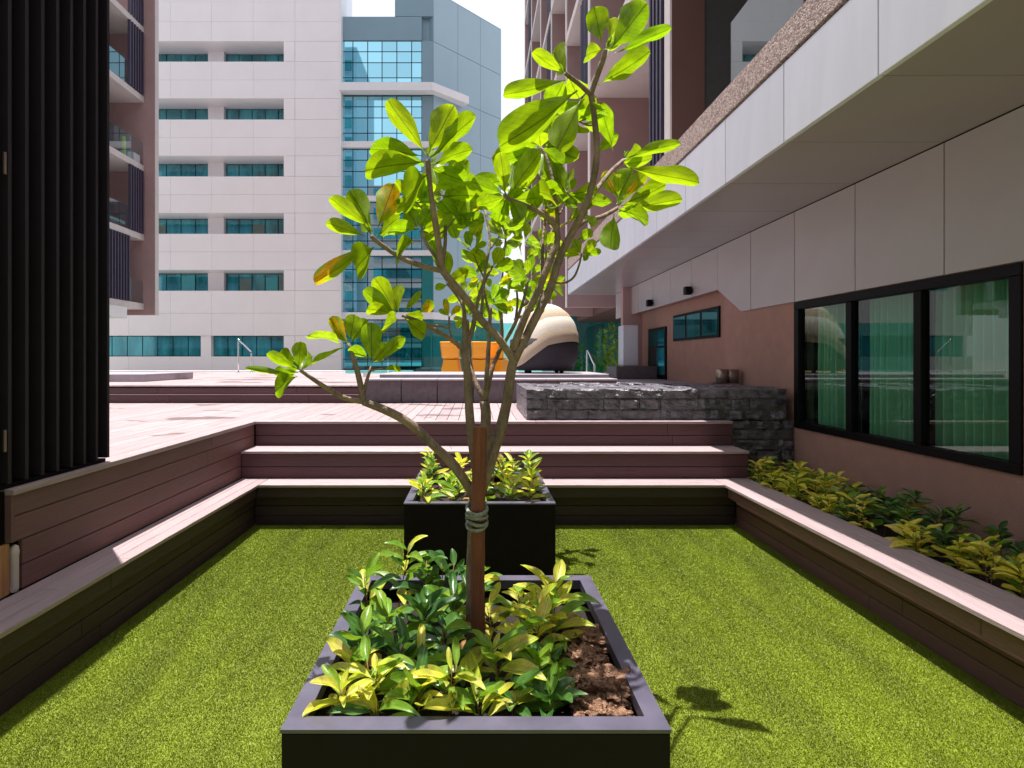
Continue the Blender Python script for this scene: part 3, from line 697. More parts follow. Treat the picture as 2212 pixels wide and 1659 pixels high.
for (ju, jv, cu, cv, Y, n, rl) in ((963, 470, 1008, 418, 2.4, 8, 74), (1150, 452, 1142, 408, 2.3, 8, 72), (1204, 470, 1228, 420, 2.42, 8, 70), (1196, 500, 1172, 452, 2.45, 8, 66), (1046, 600, 1020, 540, 2.5, 7, 56),
                                 (1284, 270, 1250, 262, 2.42, 6, 66), (940, 470, 898, 436, 2.25, 7, 70), (1232, 500, 1258, 462, 2.5, 6, 56), (1055, 540, 1085, 500, 2.55, 7, 56), (945, 509, 985, 470, 2.3, 6, 60)):
    branch([(ju, jv, Y - .05), ((ju + cu) / 2, (jv + cv) / 2 + 4, Y), (cu, cv, Y)], 5, 3, 'twig')
    a0 = random.uniform(0, 360)
    for q in range(n):
        a = R(a0 + 360 * q / n + random.uniform(-20, 20)); ln = rl * random.uniform(.5, 1.0)
        TL(cu + 5 * math.cos(a), cv - 5 * math.sin(a), cu + ln * math.cos(a), cv - ln * math.sin(a) * .8 - 8, ln * random.uniform(.38, .52), Y, random.uniform(-.2, .2), 'leaf' if random.random() > .06 else 'leaf_y')
for (u, v, Y, a) in ((924, 340, 2.05, 80), (802, 508, 2.05, 120), (1310, 104, 2.24, 70), (1218, 158, 2.17, 150), (1348, 342, 2.98, 50), (1334, 446, 3.02, 60), (1090, 416, 2.08, 110), (648, 798, 2.08, 150)):
    b = P(u, v, Y)
    for q in range(3):
        an = R(a + random.uniform(-35, 35)); tip = b + Vector((math.cos(an) * .035, random.uniform(-.02, .02), math.sin(an) * .035 + .012))
        leaf_obj(tr, b, tip, .012, Vector((0, -1, .5)), M['leaf_s'], 'lan', name='bud')

# stake and twine
sk = [P(1018, 1425, 2.28)]
stake = center_mesh('wooden_stake', *(lambda V, Fc: (V, Fc))(*tube_geo(smooth_path([P(1033, 1440, 2.27), P(1032, 1250, 2.265), P(1033, 1100, 2.262), P(1037, 922, 2.26)], 6), [.0295] * 19, 9, .12)), M['stake'], None, False)
tag(stake, 'reddish brown round timber stake supporting the tree in the near planter', 'stake')
tw = thing('twine_tie', 'grey green twine wound round the tree stem and stake', 'twine', tuple(P(1030, 1115, 2.29)))
for k, v in enumerate((1097, 1105, 1114, 1122, 1131)):
    c = P(1030, v, 2.29); pts = []
    for q in range(17):
        a = 2 * math.pi * q / 16
        pts.append(c + Vector((.042 * math.cos(a), .074 * math.sin(a), .008 * math.sin(a + k * 1.7))))
    tube('loop', pts, .0075, .0075, M['rope'], tw, 6, 1)

# ------------------------------------------------------------ far tree, in the second planter
t2 = thing('tree', 'smaller looking young tree with fresh green leaves growing from the far planter', 'tree', (.1, PY2 + .55, .52))
YF = 4.88
def b2(pts, w0, w1, name='branch'): return branch(pts, w0, w1, name, t2)
b2([(1058, 1090, YF), (1054, 990, YF), (1050, 920, YF), (1047, 866, YF)], 26, 22, 'trunk')
b2([(1047, 870, YF), (1036, 845, YF), (1018, 797, YF + .1), (1013, 750, YF + .2), (1010, 690, YF + .2)], 12, 7)
b2([(1047, 870, YF), (1052, 800, YF - .1), (1057, 722, YF - .1), (1060, 660, YF - .1)], 12, 7)
b2([(1048, 872, YF), (1062, 800, YF), (1083, 745, YF + .1), (1083, 690, YF + .1), (1078, 665, YF)], 12, 6)
b2([(1075, 765, YF), (1112, 700, YF - .1), (1130, 650, YF - .2), (1142, 602, YF - .2)], 9, 5)
b2([(1112, 702, YF - .1), (1118, 650, YF - .1), (1112, 604, YF - .1)], 6, 4)
b2([(1130, 660, YF - .2), (1165, 640, YF), (1192, 618, YF + .1)], 6, 4)
b2([(1083, 700, YF), (1085, 600, YF + .3), (1092, 520, YF + .4), (1098, 470, YF + .4)], 6, 4)
b2([(1060, 690, YF), (1048, 640, YF - .2), (1040, 600, YF - .2)], 6, 4)
b2([(1012, 740, YF), (1000, 700, YF + .2), (1006, 640, YF + .2)], 6, 4)
b2([(1112, 690, YF), (1160, 660, YF + .3), (1176, 590, YF + .4), (1180, 540, YF + .4)], 6, 4)
for (cu, cv, Y, n, rl) in ((1010, 688, YF + .2, 8, 44), (1060, 655, YF - .1, 9, 46), (1078, 662, YF, 8, 46), (1142, 600, YF - .2, 10, 50), (1112, 602, YF - .1, 10, 46), (1192, 616, YF + .1, 8, 42),
                          (1098, 468, YF + .4, 10, 48), (1040, 598, YF - .2, 9, 42), (1006, 638, YF + .2, 7, 40), (1180, 538, YF + .4, 9, 46), (1148, 660, YF, 6, 38), (1092, 520, YF + .4, 8, 42), (1130, 520, YF + .3, 7, 42)):
    for q in range(n):
        a = R(360 * q / n + random.uniform(-18, 18)); ln = rl * random.uniform(.65, 1.1)
        TL(cu + 4 * math.cos(a), cv - 4 * math.sin(a), cu + ln * math.cos(a), cv - ln * math.sin(a) * .85 - 6, ln * random.uniform(.36, .5), Y, random.uniform(-.15, .15), random.choice(['leaf', 'leaf_s', 'leaf_s', 'leaf_y'] if q % 5 == 0 else ['leaf', 'leaf_s']), 'ob', .5, t2)

# ------------------------------------------------------------ small plants
def plant(x, y, z, label, cat_group, mats, n=11, hgt=.2, L=.15, wd=.05, kind='lan', up=.6, name='leafy_plant'):
    r = thing(name, label, 'plant', (x, y, z), cat_group, 0)
    ns = random.choice((1, 2)) if n > 8 else 1
    for s in range(ns):
        lean = Vector((random.uniform(-.25, .25), random.uniform(-.25, .25), 1)) * hgt
        o = tube('stem', [Vector((x, y, z - .02)), Vector((x, y, z)) + lean * .5, Vector((x, y, z)) + lean], .0035, .002, M['stem'], r, 5, 2)
        m = n // ns + 1
        for i in range(m):
            t = .35 + .65 * i / m
            b = Vector((x, y, z)) + lean * t
            a = i * 2.4 + random.uniform(-.3, .3); el = up * (.2 + t * .9) + random.uniform(-.25, .25)
            ln = L * random.uniform(.5, 1.25) * (1 - .3 * t)
            d = Vector((math.cos(a) * math.cos(el), math.sin(a) * math.cos(el), math.sin(el)))
            nrm = Vector((-math.cos(a) * math.sin(el), -math.sin(a) * math.sin(el), math.cos(el))) + Vector((random.uniform(-.4, .4), random.uniform(-.5, .1), random.uniform(-.2, .2)))
            tp = b + d * ln
            if y < 4 and x < 1 and (abs(tp.x) > .53 or tp.y < PY1 + .07) and tp.z < PT + .03: continue
            if y < 4 and x < 1 and tp.y < PY1 + .02: continue
            leaf_obj(r, b, tp, wd * random.uniform(.8, 1.25) * ln / L, nrm, M['pl_brown' if random.random() < .005 else random.choice(mats)], kind)
    return r
DK = ['pl_dark', 'pl_dark', 'pl_mid']; MD = ['pl_mid', 'pl_mid', 'pl_dark', 'pl_lime']; LI = ['pl_lime', 'pl_lime', 'pl_mid', 'pl_lime']; ML = ['pl_mid', 'pl_lime']
zs = PT - .11
def where(x, y, cx, y0):
    a = (x - cx) / W; b = (y - y0) / W
    return a, b
front = [ # x, y, mats, hgt, L, desc
 (-.44, 1.83, LI, .12, .15, 'lime plant in the front left corner of the near planter'),
 (-.33, 1.80, MD, .10, .16, 'low green plant right of the front left corner plant in the near planter'),
 (-.37, 1.93, LI, .15, .15, 'yellow leaved plant just behind the front left corner of the near planter'),
 (-.47, 1.99, LI, .12, .13, 'pale yellow plant against the left rim of the near planter'),
 (-.20, 1.84, MD, .10, .15, 'green plant at the front rim left of the arching yellow one'),
 (-.09, 1.86, LI, .17, .17, 'tall arching yellow green plant at the front centre of the near planter'),
 (.02, 1.80, ML, .11, .17, 'broad leaved lime plant touching the front rim, centre'),
 (.13, 1.84, DK, .09, .15, 'dark green plant at the front rim right of centre'),
 (.24, 1.84, DK, .08, .14, 'dark plant next to the coir at the front of the near planter'),
 (.10, 1.97, ML, .16, .15, 'fresh green plant in front of the stake, slightly right'),
 (-.05, 2.02, DK, .12, .14, 'dark plant just in front of the stake'),
 (-.20, 1.98, MD, .15, .16, 'tall green plant between the stake and the left rim, front half'),
 (-.30, 2.08, DK, .12, .15, 'dark plant left of the stake in shade'),
 (.23, 1.98, MD, .15, .14, 'green plant right of the stake beside the coir'),
 (.30, 2.08, DK, .11, .14, 'dark plant behind the large coir lump'),
 (-.46, 2.14, DK, .14, .14, 'blue green plant near the middle of the left rim'),
 (-.12, 2.17, DK, .14, .15, 'dark bushy plant left of the stake base'),
 (.12, 2.14, LI, .15, .15, 'yellow plant right of the stake base'),
 (.22, 2.22, LI, .17, .15, 'bright yellow plant mid right of the near planter'),
 (.34, 2.25, ML, .16, .14, 'lime plant near the right rim, middle'),
 (-.36, 2.26, DK, .17, .16, 'dark broad leaved plant, left rear of the near planter'),
 (-.24, 2.34, DK, .18, .16, 'dark glossy plant behind the stake, left'),
 (-.08, 2.38, DK, .17, .16, 'blue green plant behind the stake'),
 (.08, 2.36, LI, .18, .15, 'lime plant behind the stake, right'),
 (.20, 2.42, LI, .20, .15, 'tall yellow plant at the rear right of the near planter'),
 (.36, 2.45, LI, .22, .16, 'brightest yellow plant in the rear right corner of the near planter'),
 (.30, 2.36, ML, .15, .14, 'green and yellow plant before the rear right corner'),
 (-.47, 2.42, MD, .24, .15, 'upright green plant leaning over the rear of the left rim'),
 (-.38, 2.55, MD, .30, .16, 'tallest upright plant in the rear left corner of the near planter'),
 (-.26, 2.52, DK, .24, .15, 'slender dark plant at the rear rim, left of centre'),
 (-.14, 2.58, DK, .26, .15, 'tall pointed plant at the rear rim behind the stake'),
 (-.02, 2.55, MD, .22, .15, 'green plant at the rear rim close to the stake')]
random.seed(11)
for x, y, mt, h, Ln, lab in front:
    plant(x, y + .03, zs, lab, 'leafy plants in the near planter', mt, 13 if h > .1 else 11, h * random.uniform(.9, 1.25), Ln * random.uniform(1.0, 1.3), .056 if mt is not DK else .060, 'lan' if random.random() < .8 else 'ell', random.uniform(.5, 1.0), 'leafy_plant')
# a few browned leaves on the soil
for i, (x, y, s) in enumerate(((-.1, 2.3, 'left of the stake'), (.2, 2.12, 'right of the stake'), (-.42, 2.03, 'by the left rim'), (.38, 2.35, 'near the right rim'))):
    b = Vector((x, y, zs + .10)); o = leaf_obj(None, b, b + Vector((.06, .05, .03)), .045, Vector((0, -.5, 1)), M['pl_brown'], 'ell', name='dry_leaf')
    tag(o, 'curled dry brown leaf caught in the plants of the near planter, ' + s, 'leaf')
pos2 = ['front left corner', 'front, left of centre', 'front centre', 'front, right of centre', 'front right corner']
for j in range(4):
    for i in range(5):
        x = .03 - .46 + .23 * i + random.uniform(-.03, .03); y = PY2 + .17 + .26 * j + random.uniform(-.03, .03)
        if i == 4 and j < 3: x -= .08
        lab = ('leafy plant in the far planter, %s row from the front, %s from the left' % (['first', 'second', 'third', 'rearmost'][j], ['first', 'second', 'third', 'fourth', 'fifth'][i]))
        plant(x, y, zs, lab, 'leafy plants in the far planter', random.choice([LI, LI, ML, MD]), 15, random.uniform(.2, .34), .18, .056, random.choice(['lan', 'ell']), .85)
# right hand bed
bed = box('soil_bed', XRB - .003, 3.788, YN, 6.55, 0, .30, M['soil'], kind='structure')
k = 0; rowsn = ['beside the bench', 'in the middle row', 'against the brown wall']
y = 1.9
while y < 6.5:
    for j in range(3):
        x = 3.09 + .24 * j + random.uniform(-.04, .04); yy = y + random.uniform(-.07, .07)
        ph = math.sin(yy * 2.3 + .8) + random.uniform(-.6, .6) - (j - 1) * .5
        mt = ['pl_lime_lit', 'pl_lime_lit', 'pl_lime_lit', 'pl_mid'] if ph > -.25 else DK; col = 'yellow leaved' if ph > -.25 else 'dark green'
        lab = '%s bed plant %s, %s' % (col, rowsn[j], 'number %d from the stone wall' % (1 + int(round((6.45 - y) / .23))))
        lab = '%s plant in the right bed %s, %s' % (col, rowsn[j], ['nearest the stone wall', 'second from the stone wall', 'third from the stone wall', 'fourth from the stone wall', 'fifth from the stone wall', 'sixth from the stone wall', 'seventh from the stone wall', 'eighth from the stone wall', 'ninth from the stone wall', 'tenth from the stone wall', 'eleventh from the stone wall', 'twelfth from the stone wall', 'thirteenth from the stone wall', 'fourteenth from the stone wall', 'fifteenth from the stone wall', 'sixteenth from the stone wall', 'seventeenth from the stone wall', 'eighteenth from the stone wall', 'nineteenth from the stone wall', 'last towards the camera', 'off to the near end'][min(20, int(round((6.45 - y) / .235)))])
        plant(x, yy, .29, lab, 'leafy plants in the bed by the right wall', mt, 21, random.uniform(.22, .38), .165, .056, random.choice(['lan', 'ell']), .6)
    y += .235

# ------------------------------------------------------------ right hand building: wall, window, white canopy
WX = 3.79; FX = 2.47; ZS = 3.50; ZW0 = H - .213 * WX; ZW1 = H + .178 * WX
WY0, WY1 = WX * F / 1177 - .02, WX * F / 690
rbld = thing('building', 'brown walled building on the right with a deep white panelled canopy over its windows', 'building', (WX, 4, 0))
def wallbox(y0, y1, z0, z1, name='wall', mat='brown', x0=WX, x1=WX + .22): return box(name, x0, x1, y0, y1, z0, z1, M[mat], rbld)
ZP = ZW1                     # underside of white wall panels near camera
wallbox(YN - 1, WY0, 0, ZS, 'wall'); wallbox(WY0, WY1, 0, ZW0); wallbox(WY0, WY1, ZW1, ZS); wallbox(WY1, 8.35, 0, ZS)
wallbox(8.35, 13.2, Z3 - .6, 2.86, 'wall', 'brown', WX + .22, WX + .42)
wallbox(8.35, 13.2, 2.86, ZS, 'wall', 'brown', WX + .004, WX + .42)
# window
wf = box('window_frame', WX - .018, WX + .10, WY0, WY0 + .07, ZW0, ZW1, M['frame'], rbld)
wn = thing('window', 'wide black framed three pane window with sheer curtains in the right wall', 'window', (WX, (WY0 + WY1) / 2, ZW0))
bpy.data.objects.remove(wf)
d = (WY1 - WY0)
pb = [WY0, WY0 + d * .405, WY0 + d * .70, WY1]
pb = [WX * F / (2203 - CU), WX * F / (1985 - CU), WX * F / (1836 - CU), WY1]
box('frame', WX - .02, WX + .09, WY0, WY1, ZW0, ZW0 + .075, M['frame'], wn, .004)
box('frame', WX - .02, WX + .09, WY0, WY1, ZW1 - .09, ZW1 - .004, M['frame'], wn, .004)
for y in (WY0 + .045, WY1 - .045): box('frame', WX - .02, WX + .09, y - .045, y + .045, ZW0 + .077, ZW1 - .092, M['frame'], wn, .004)
for y in pb[1:3]: box('mullion', WX - .018, WX + .085, y - .042, y + .042, ZW0 + .077, ZW1 - .092, M['frame'], wn, .004)
for a, b in zip(pb[:-1], pb[1:]):
    box('pane', WX + .022, WX + .028, a + .044, b - .044, ZW0 + .079, ZW1 - .094, M['winpane'], wn)
# room behind the glass
rm = thing('room', 'dim room behind the large curtained window', 'room', (WX + 1, 5, .5))
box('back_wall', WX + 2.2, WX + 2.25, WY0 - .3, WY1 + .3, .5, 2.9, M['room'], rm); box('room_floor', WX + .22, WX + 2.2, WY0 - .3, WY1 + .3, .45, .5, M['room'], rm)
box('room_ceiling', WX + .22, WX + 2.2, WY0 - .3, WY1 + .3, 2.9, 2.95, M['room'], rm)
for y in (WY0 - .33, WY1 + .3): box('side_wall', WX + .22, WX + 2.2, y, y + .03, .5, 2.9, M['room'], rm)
def curtain(y0, y1, label, seed):
    rnd = random.Random(seed); n = int((y1 - y0) / .007); V = []; Fc = []
    ph = 0
    for i in range(n + 1):
        yy = y0 + (y1 - y0) * i / n; ph += .50 + .45 * noise.noise(Vector((i * .06, seed, 0)))
        xx = WX + .19 + .052 * math.sin(ph) * (1 + .6 * noise.noise(Vector((i * .05, seed, 3))))
        V += [(xx, yy, ZW0 - .1), (xx + .01 * math.sin(i), yy, ZW0 + .8), (xx * 1.0 + .004, yy, ZW1 + .05)]
    for i in range(n):
        for j in range(2):
            q = i * 3 + j; Fc.append((q, q + 3, q + 4, q + 1))
    o = center_mesh('curtain', V, Fc, M['curtain'], None, True)
    tag(o, label, 'curtain', 'sheer curtains behind the window')
curtain(pb[0] + .12, pb[1] + .05, 'pale pleated curtain behind the widest, nearest window pane', 1)
curtain(pb[1] + .2, pb[2] - .02, 'pale pleated curtain behind the middle window pane', 2)
curtain(pb[2] + .16, pb[3] - .18, 'pale pleated curtain behind the farthest window pane', 3)

# white canopy: fascia panels, soffit panels, wall panels
J = [3.36 + 1.03 * k for k in range(-6, 12)]
YE = J[-1]
ZF = H + .9625 * FX
ca = thing('canopy', 'long white panelled canopy with a pebble edged roof projecting from the right building', 'canopy', (FX, 5, ZS))
for a, b in zip(J[:-1], J[1:]):
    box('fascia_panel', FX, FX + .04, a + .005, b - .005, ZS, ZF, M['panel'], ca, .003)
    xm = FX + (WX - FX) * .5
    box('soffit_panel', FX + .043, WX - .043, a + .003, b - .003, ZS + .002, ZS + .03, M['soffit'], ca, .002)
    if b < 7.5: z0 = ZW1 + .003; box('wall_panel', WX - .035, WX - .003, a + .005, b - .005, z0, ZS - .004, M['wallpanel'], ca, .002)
    elif a > 8.0:
        box('wall_panel', WX - .035, WX - .003, a + .005, b - .005, 2.84, ZS - .004, M['wallpanel'], ca, .002)
ya, yb2 = J[9 + 0], 0
gaps = [(a, b) for a, b in zip(J[:-1], J[1:]) if not (b < 7.5 or a > 8.0)]
for a, b in gaps:
    z0 = ZW1 + .003
    pts = [(a + .005, z0), (min(b, 7.75) - .005, z0), (b - .005, 2.84), (b - .005, ZS - .004), (a + .005, ZS - .004)]
    V = [(WX - .035, y, z) for y, z in pts] + [(WX - .003, y, z) for y, z in pts]
    center_mesh('wall_panel', V, [tuple(range(5)), tuple(range(5, 10))[::-1]] + [(i, (i + 1) % 5 + 0, (i + 1) % 5 + 5, i + 5) for i in range(5)], M['wallpanel'], ca)
box('backing', FX + .045, WX + .3, YN - 1, YE, ZS + .035, ZF - .05, M['dark_gap'], ca)
box('shadow_gap', FX + .03, FX + .3, YN - 1, YE, ZF - .045, ZF + .03, M['dark_gap'], ca)
box('pebble_edge', FX - .005, FX + .25, YN - 1, YE, ZF + .032, H + 1.085 * FX, M['pebble'], ca, .006)
box('roof_slab', FX + .255, 7, YN - 1, YE, ZF - .04, ZF + .12, M['trim'], ca)
box('end_panel', FX + .02, 7, YE + .003, YE + .04, ZS, ZF, M['panel'], ca)
box('soffit_end', WX + .43, 7, 8.35, YE, 2.9, 2.95, M['mauve'], ca)
for i, y in enumerate((9.5, 11.6, 13.4)):
    l = thing('wall_light', 'small black box spotlight under the canopy, %s the three' % ['nearest of', 'middle one of', 'farthest of'][i], 'light', (WX - .1, y, 2.98), 'black spotlights')
    box('lamp_body', WX - .17, WX - .06, y - .06, y + .06, 2.88, 3.02, M['frame'], l, .01)
    box('bracket', WX - .058, WX - .037, y - .03, y + .03, 2.92, 2.98, M['frame'], l)
# small high window and door in the recessed brown wall
x2 = WX + .22
sw2 = thing('window', 'small high black framed window of three panes in the brown wall', 'window', (x2, 9.9, 2.1))
ya, yb = x2 * F / (1557 - CU), x2 * F / (1457 - CU); za, zb = H + .090 * x2, H + .218 * x2
box('frame', x2 - .03, x2 - .004, ya, yb, za, zb, M['frame'], sw2)
for k in range(3):
    q0 = ya + (yb - ya) * k / 3 + .05; q1 = ya + (yb - ya) * (k + 1) / 3 - .04
    box('pane', x2 - .036, x2 - .031, q0, q1, za + .05, zb - .05, M['darkglass'], sw2)
dr = thing('door', 'narrow glazed black framed door beyond the small window', 'door', (x2, 11.8, Z4))
ya, yb = x2 * F / (1441 - CU), x2 * F / (1403 - CU); zb = H + .172 * x2
box('door_frame', x2 - .03, x2 - .004, ya, yb, Z4, zb, M['frame'], dr)
box('pane', x2 - .036, x2 - .031, ya + .06, (ya + yb) / 2 - .0, Z4 + .1, zb - .45, M['bandglass'], dr)
box('pane', x2 - .036, x2 - .031, ya + .06, yb - .08, zb - .4, zb - .06, M['darkglass'], dr)
# end wall beyond
ew = thing('end_wall', 'brown wall closing the passage beyond the glazed door', 'wall', (3.6, 13, 1))
box('wall', 3.55, 7, 13.2, 13.4, .9, ZS - .002, M['mauve'], ew)
tag(box('grey_cabinet', 3.28, 3.62, 12.2, 12.6, 1.62, 2.52, M['panel'], bev=.01), 'tall pale grey box against the far passage wall', 'cabinet')
tag(box('stone_plinth', 3.05, 3.95, 11.9, 12.8, Z4, 1.6, M['ledge_dk'], bev=.01), 'dark low stone plinth below the pale grey box', 'plinth')

# terrace balustrade on the canopy roof
bl = thing('balustrade', 'clear glass balustrade above the pebble edge of the canopy roof', 'balustrade', (FX + .13, 3, 4.4))
ZB = H + 1.085 * FX
yk = 5.6
while yk > 0:
    box('pane', FX + .13, FX + .142, yk - 1.25, yk - .02, ZB + .03, ZB + .75, M['clearpane'], bl)
    box('clamp', FX + .11, FX + .165, yk - .25, yk - .2, ZB + .0, ZB + .07, M['frame'], bl)
    box('clamp', FX + .11, FX + .165, yk - 1.1, yk - 1.05, ZB + .0, ZB + .07, M['frame'], bl)
    yk -= 1.27

# ------------------------------------------------------------ rough stone block wall
sb = thing('stone_wall', 'low rough charcoal stone block wall beside the steps, catching the sun on its top', 'wall', (2.2, 7.3, Z3))
def stone(x0, x1, y0, y1, z0, z1, seed):
    nx = max(3, int((x1 - x0) / .05)); bm = bmesh.new(); bmesh.ops.create_cube(bm, size=1)
    bmesh.ops.scale(bm, vec=(x1 - x0, y1 - y0, z1 - z0), verts=bm.verts)
    bmesh.ops.subdivide_edges(bm, edges=bm.edges[:], cuts=5, use_grid_fill=True)
    c = Vector(((x0 + x1) / 2, (y0 + y1) / 2, (z0 + z1) / 2)); hx, hy, hz = (x1 - x0) / 2, (y1 - y0) / 2, (z1 - z0) / 2
    for v in bm.verts:
        p = v.co + c
        # pillow the face, roughen it
        ex = min(hx - abs(v.co.x), .03) / .03; ez = min(hz - abs(v.co.z), .02) / .02; ey = min(hy - abs(v.co.y), .03) / .03
        k = 1.4 * noise.fractal(p * 11 + Vector((seed, 0, 0)), 1, 2, 4)
        if abs(v.co.y) > hy - 1e-4: v.co.y += math.copysign(.02 * min(ex, ez) + .022 * k, v.co.y)
        if abs(v.co.x) > hx - 1e-4 : v.co.x += .004 * k
        if abs(v.co.z) > hz - 1e-4: v.co.z += .006 * k
    me = bpy.data.meshes.new('stone'); bm.to_mesh(me); bm.free()
    link('stone_block', me, M['stone'], sb, c)
SX0, SX1, SY0, SY1 = .60, 3.70, 6.52, 8.10
random.seed(5)
box('core', SX0 + .07, SX1 - .02, SY0 + .12, SY1 - .1, Z3 + .002, 1.375, M['stone'], sb)
courses = [(Z3 + .003, 1.155), (1.16, 1.285), (1.29, 1.405)]
for ci, (z0, z1) in enumerate(courses):
    x = SX0
    while x < SX1 - .05:
        wd = random.uniform(.18, .46); x1 = min(SX1, x + wd)
        if SX1 - x1 < .15: x1 = SX1
        stone(x + .003, x1 - .003, SY0, SY0 + .22, z0, z1, ci * 9 + x); x = x1
    y = SY0 + .225
    while y < SY1 - .05:
        y1 = min(SY1, y + random.uniform(.25, .4)); stone(SX0, SX0 + .2, y + .002, y1 - .002, z0, z1, y * 3); y = y1
# top stones
y = SY0 + .225
while y < SY1:
    y1 = min(SY1, y + .33); x = SX0 + .205
    while x < SX1 - .05:
        x1 = min(SX1, x + random.uniform(.25, .45))
        stone(x + .003, x1 - .003, y + .003, y1 - .003, 1.3, 1.405 + random.uniform(-.012, .012), x * 5 + y); x = x1
    y = y1 + .0
# the part that runs down to the bed
z = .3
while z < Z3 - .02:
    z1 = min(z + .125, Z3 - .005); x = XRB + .01
    while x < SX1 + .05:
        x1 = min(SX1 + .085, x + random.uniform(.25, .42))
        stone(x + .003, x1 - .003, SY0, SY0 + .22, z, z1 - .004, z * 20 + x); x = x1 + .0
    z = z1
for i, (x, y, r, hh) in enumerate(((3.66, 7.75, .085, .2), (3.62, 7.3, .09, .2))):
    px = (1566 - CU) * 8.0 / F if i == 0 else (1592 - CU) * 7.9 / F
    c = revolve('metal_pot', [(0, 0), (r, 0), (r * 1.02, hh), (r * .95, hh), (r * .93, hh * .3), (0, hh * .3)], M['pot'], None, (px - (.12 if i else .13), 7.8, 1.415), 20)
    tag(c, ['left one of two short metal cylinders on the stone wall', 'right one of two short metal cylinders on the stone wall'][i], 'pot', 'metal cylinders')

# ------------------------------------------------------------ raised pool ledge
pl = thing('pool_ledge', 'raised dark stone ledge with grey coping running behind the stone wall', 'ledge', (0, 10, Z3))
xs = lins(-1.84, 2.35, 7)
for a, b in zip(xs[:-1], xs[1:]):
    box('stone_slab', a + .003, b - .003, Y3 + .05, Y3 + .15, Z3 + .004, 1.40, M['ledge_dk'], pl, .006)
    box('coping', a + .002, b - .002, Y3 + .0, Y3 + .5, 1.403, 1.435, M['ledge'], pl, .006)
box('core', -1.80, 2.33, Y3 + .155, Y3 + .45, Z3 + .01, 1.40, M['ledge_dk'], pl)
box('side_slab', -1.84, -1.74, Y3 + .155, 12, Z3 + .3, 1.40, M['ledge_dk'], pl)
box('inner_step', -1.70, 2.35, Y3 + .6, 11.4, Z4 + .01, 1.50, M['ledge'], pl, .01)
lk = tag(box('stone_slab', -8.6, P(312, 800, 10.4).x, 10.4, 12.2, Z4 + .001, Z4 + .15, M['ledge'], bev=.01), 'low grey slab lying on the upper deck beside the dark screen', 'slab')

# glass fence
gf = thing('glass_fence', 'teal tinted glass fence behind the chairs and the dome daybed', 'fence', (0, 13.5, Z4))
xa, xb = P(745, 0, 13.5).x, P(1305, 0, 13.5).x
ng = 6
for i in range(ng):
    a = xa + (xb - xa) * i / ng; b = xa + (xb - xa) * (i + 1) / ng
    box('pane', a + .012, b - .012, 13.5, 13.515, Z4 + .08, H + 78 * 13.5 / F, M['tealpane'], gf)
    box('base_clamp', (a + b) / 2 - .08, (a + b) / 2 + .08, 13.47, 13.545, Z4, Z4 + .1, M['chrome'], gf)

# rails
def rail(u0, u1, vt, Y, label, sx=1):
    r = thing('pool_handrail', label, 'handrail', (P(u0, 0, Y).x, Y, Z4), 'pool handrails')
    for dy, nm in ((0, 'rail_tube'),):
        a = P(u0, vt, Y); b = P(u1, vt + 24, Y)
        tube(nm, [Vector((a.x, Y, Z4)), Vector((a.x, Y, a.z - .03)), Vector((a.x + .03, Y, a.z)), Vector((b.x - .04, Y, b.z + .03)), Vector((b.x, Y, b.z - .06)), Vector((b.x, Y, Z4))], .022, .022, M['chrome'], r, 8, 3)
        for x in (a.x, b.x): revolve('foot_plate', [(0, .012), (.05, .012), (.055, 0)], M['chrome'], r, (x, Y, Z4 + .001), 12)
rail(515, 543, 736, 17.6, 'polished steel pool handrail at the far edge of the upper deck, left')
rail(1268, 1284, 760, 13.2, 'small polished steel handrail beyond the dome daybed')

# dome daybed
cx, cy = P(1174, 0, 10.45).x, 10.45; RR = .66; ZD = 1.505
cb = thing('daybed', 'round daybed with a striped cream dome canopy and dark wicker shell', 'daybed', (cx, cy, ZD))
# hood bands as seen from the camera: from the rear over the top towards the front, right part open
def bands():
    c = Vector((cx, cy, ZD + .36)); Hh = H + 120 * 10.45 / F - (ZD + .36)
    seg = 48; edges = [0, .2, .42, .62, .8, .93, 1.0]
    for bi in range(6):
        V = []; Fc = []; n = 4
        for i in range(n + 1):
            t = edges[bi] + (edges[bi + 1] - edges[bi]) * i / n
            el = t * math.pi / 2; rr = (1 + .016 * math.sin(math.pi * i / n))
            for j in range(seg + 1):
                az = 2 * math.pi * j / seg
                x = math.cos(el) * math.cos(az) * RR * rr; y = math.cos(el) * math.sin(az) * RR * rr; z = math.sin(el) * Hh
                p = Vector((x, y, z + .0))
                # the rim rises towards the open right front
                lift = max(0, (x * .75 - y * .65)) / RR
                p.z = p.z + (1 - t) * (.22 * lift - .30 * max(0, -x / RR))
                V.append(c + p)
        for i in range(n):
            for j in range(seg):
                q = i * (seg + 1) + j; Fc.append((q, q + 1, q + seg + 2, q + seg + 1))
        center_mesh('canopy_band', V, Fc, M['canopy' if bi % 2 == 0 else 'canopy_w'], cb, True)
bands()
revolve('wicker_shell', [(0, .06), (RR * .84, .05), (RR * .93, .2), (RR * .985, .4), (RR * .97, .62), (RR * .94, .64), (RR * .92, .6), (RR * .91, .36), (0, .34)], M['wicker_dk'], cb, (cx, cy, ZD), 40)
for k in range(4):
    a = R(45 + 90 * k); revolve('foot', [(0, 0), (.04, 0), (.04, .07), (0, .07)], M['wicker_dk'], cb, (cx + .42 * math.cos(a), cy + .42 * math.sin(a), ZD), 10)

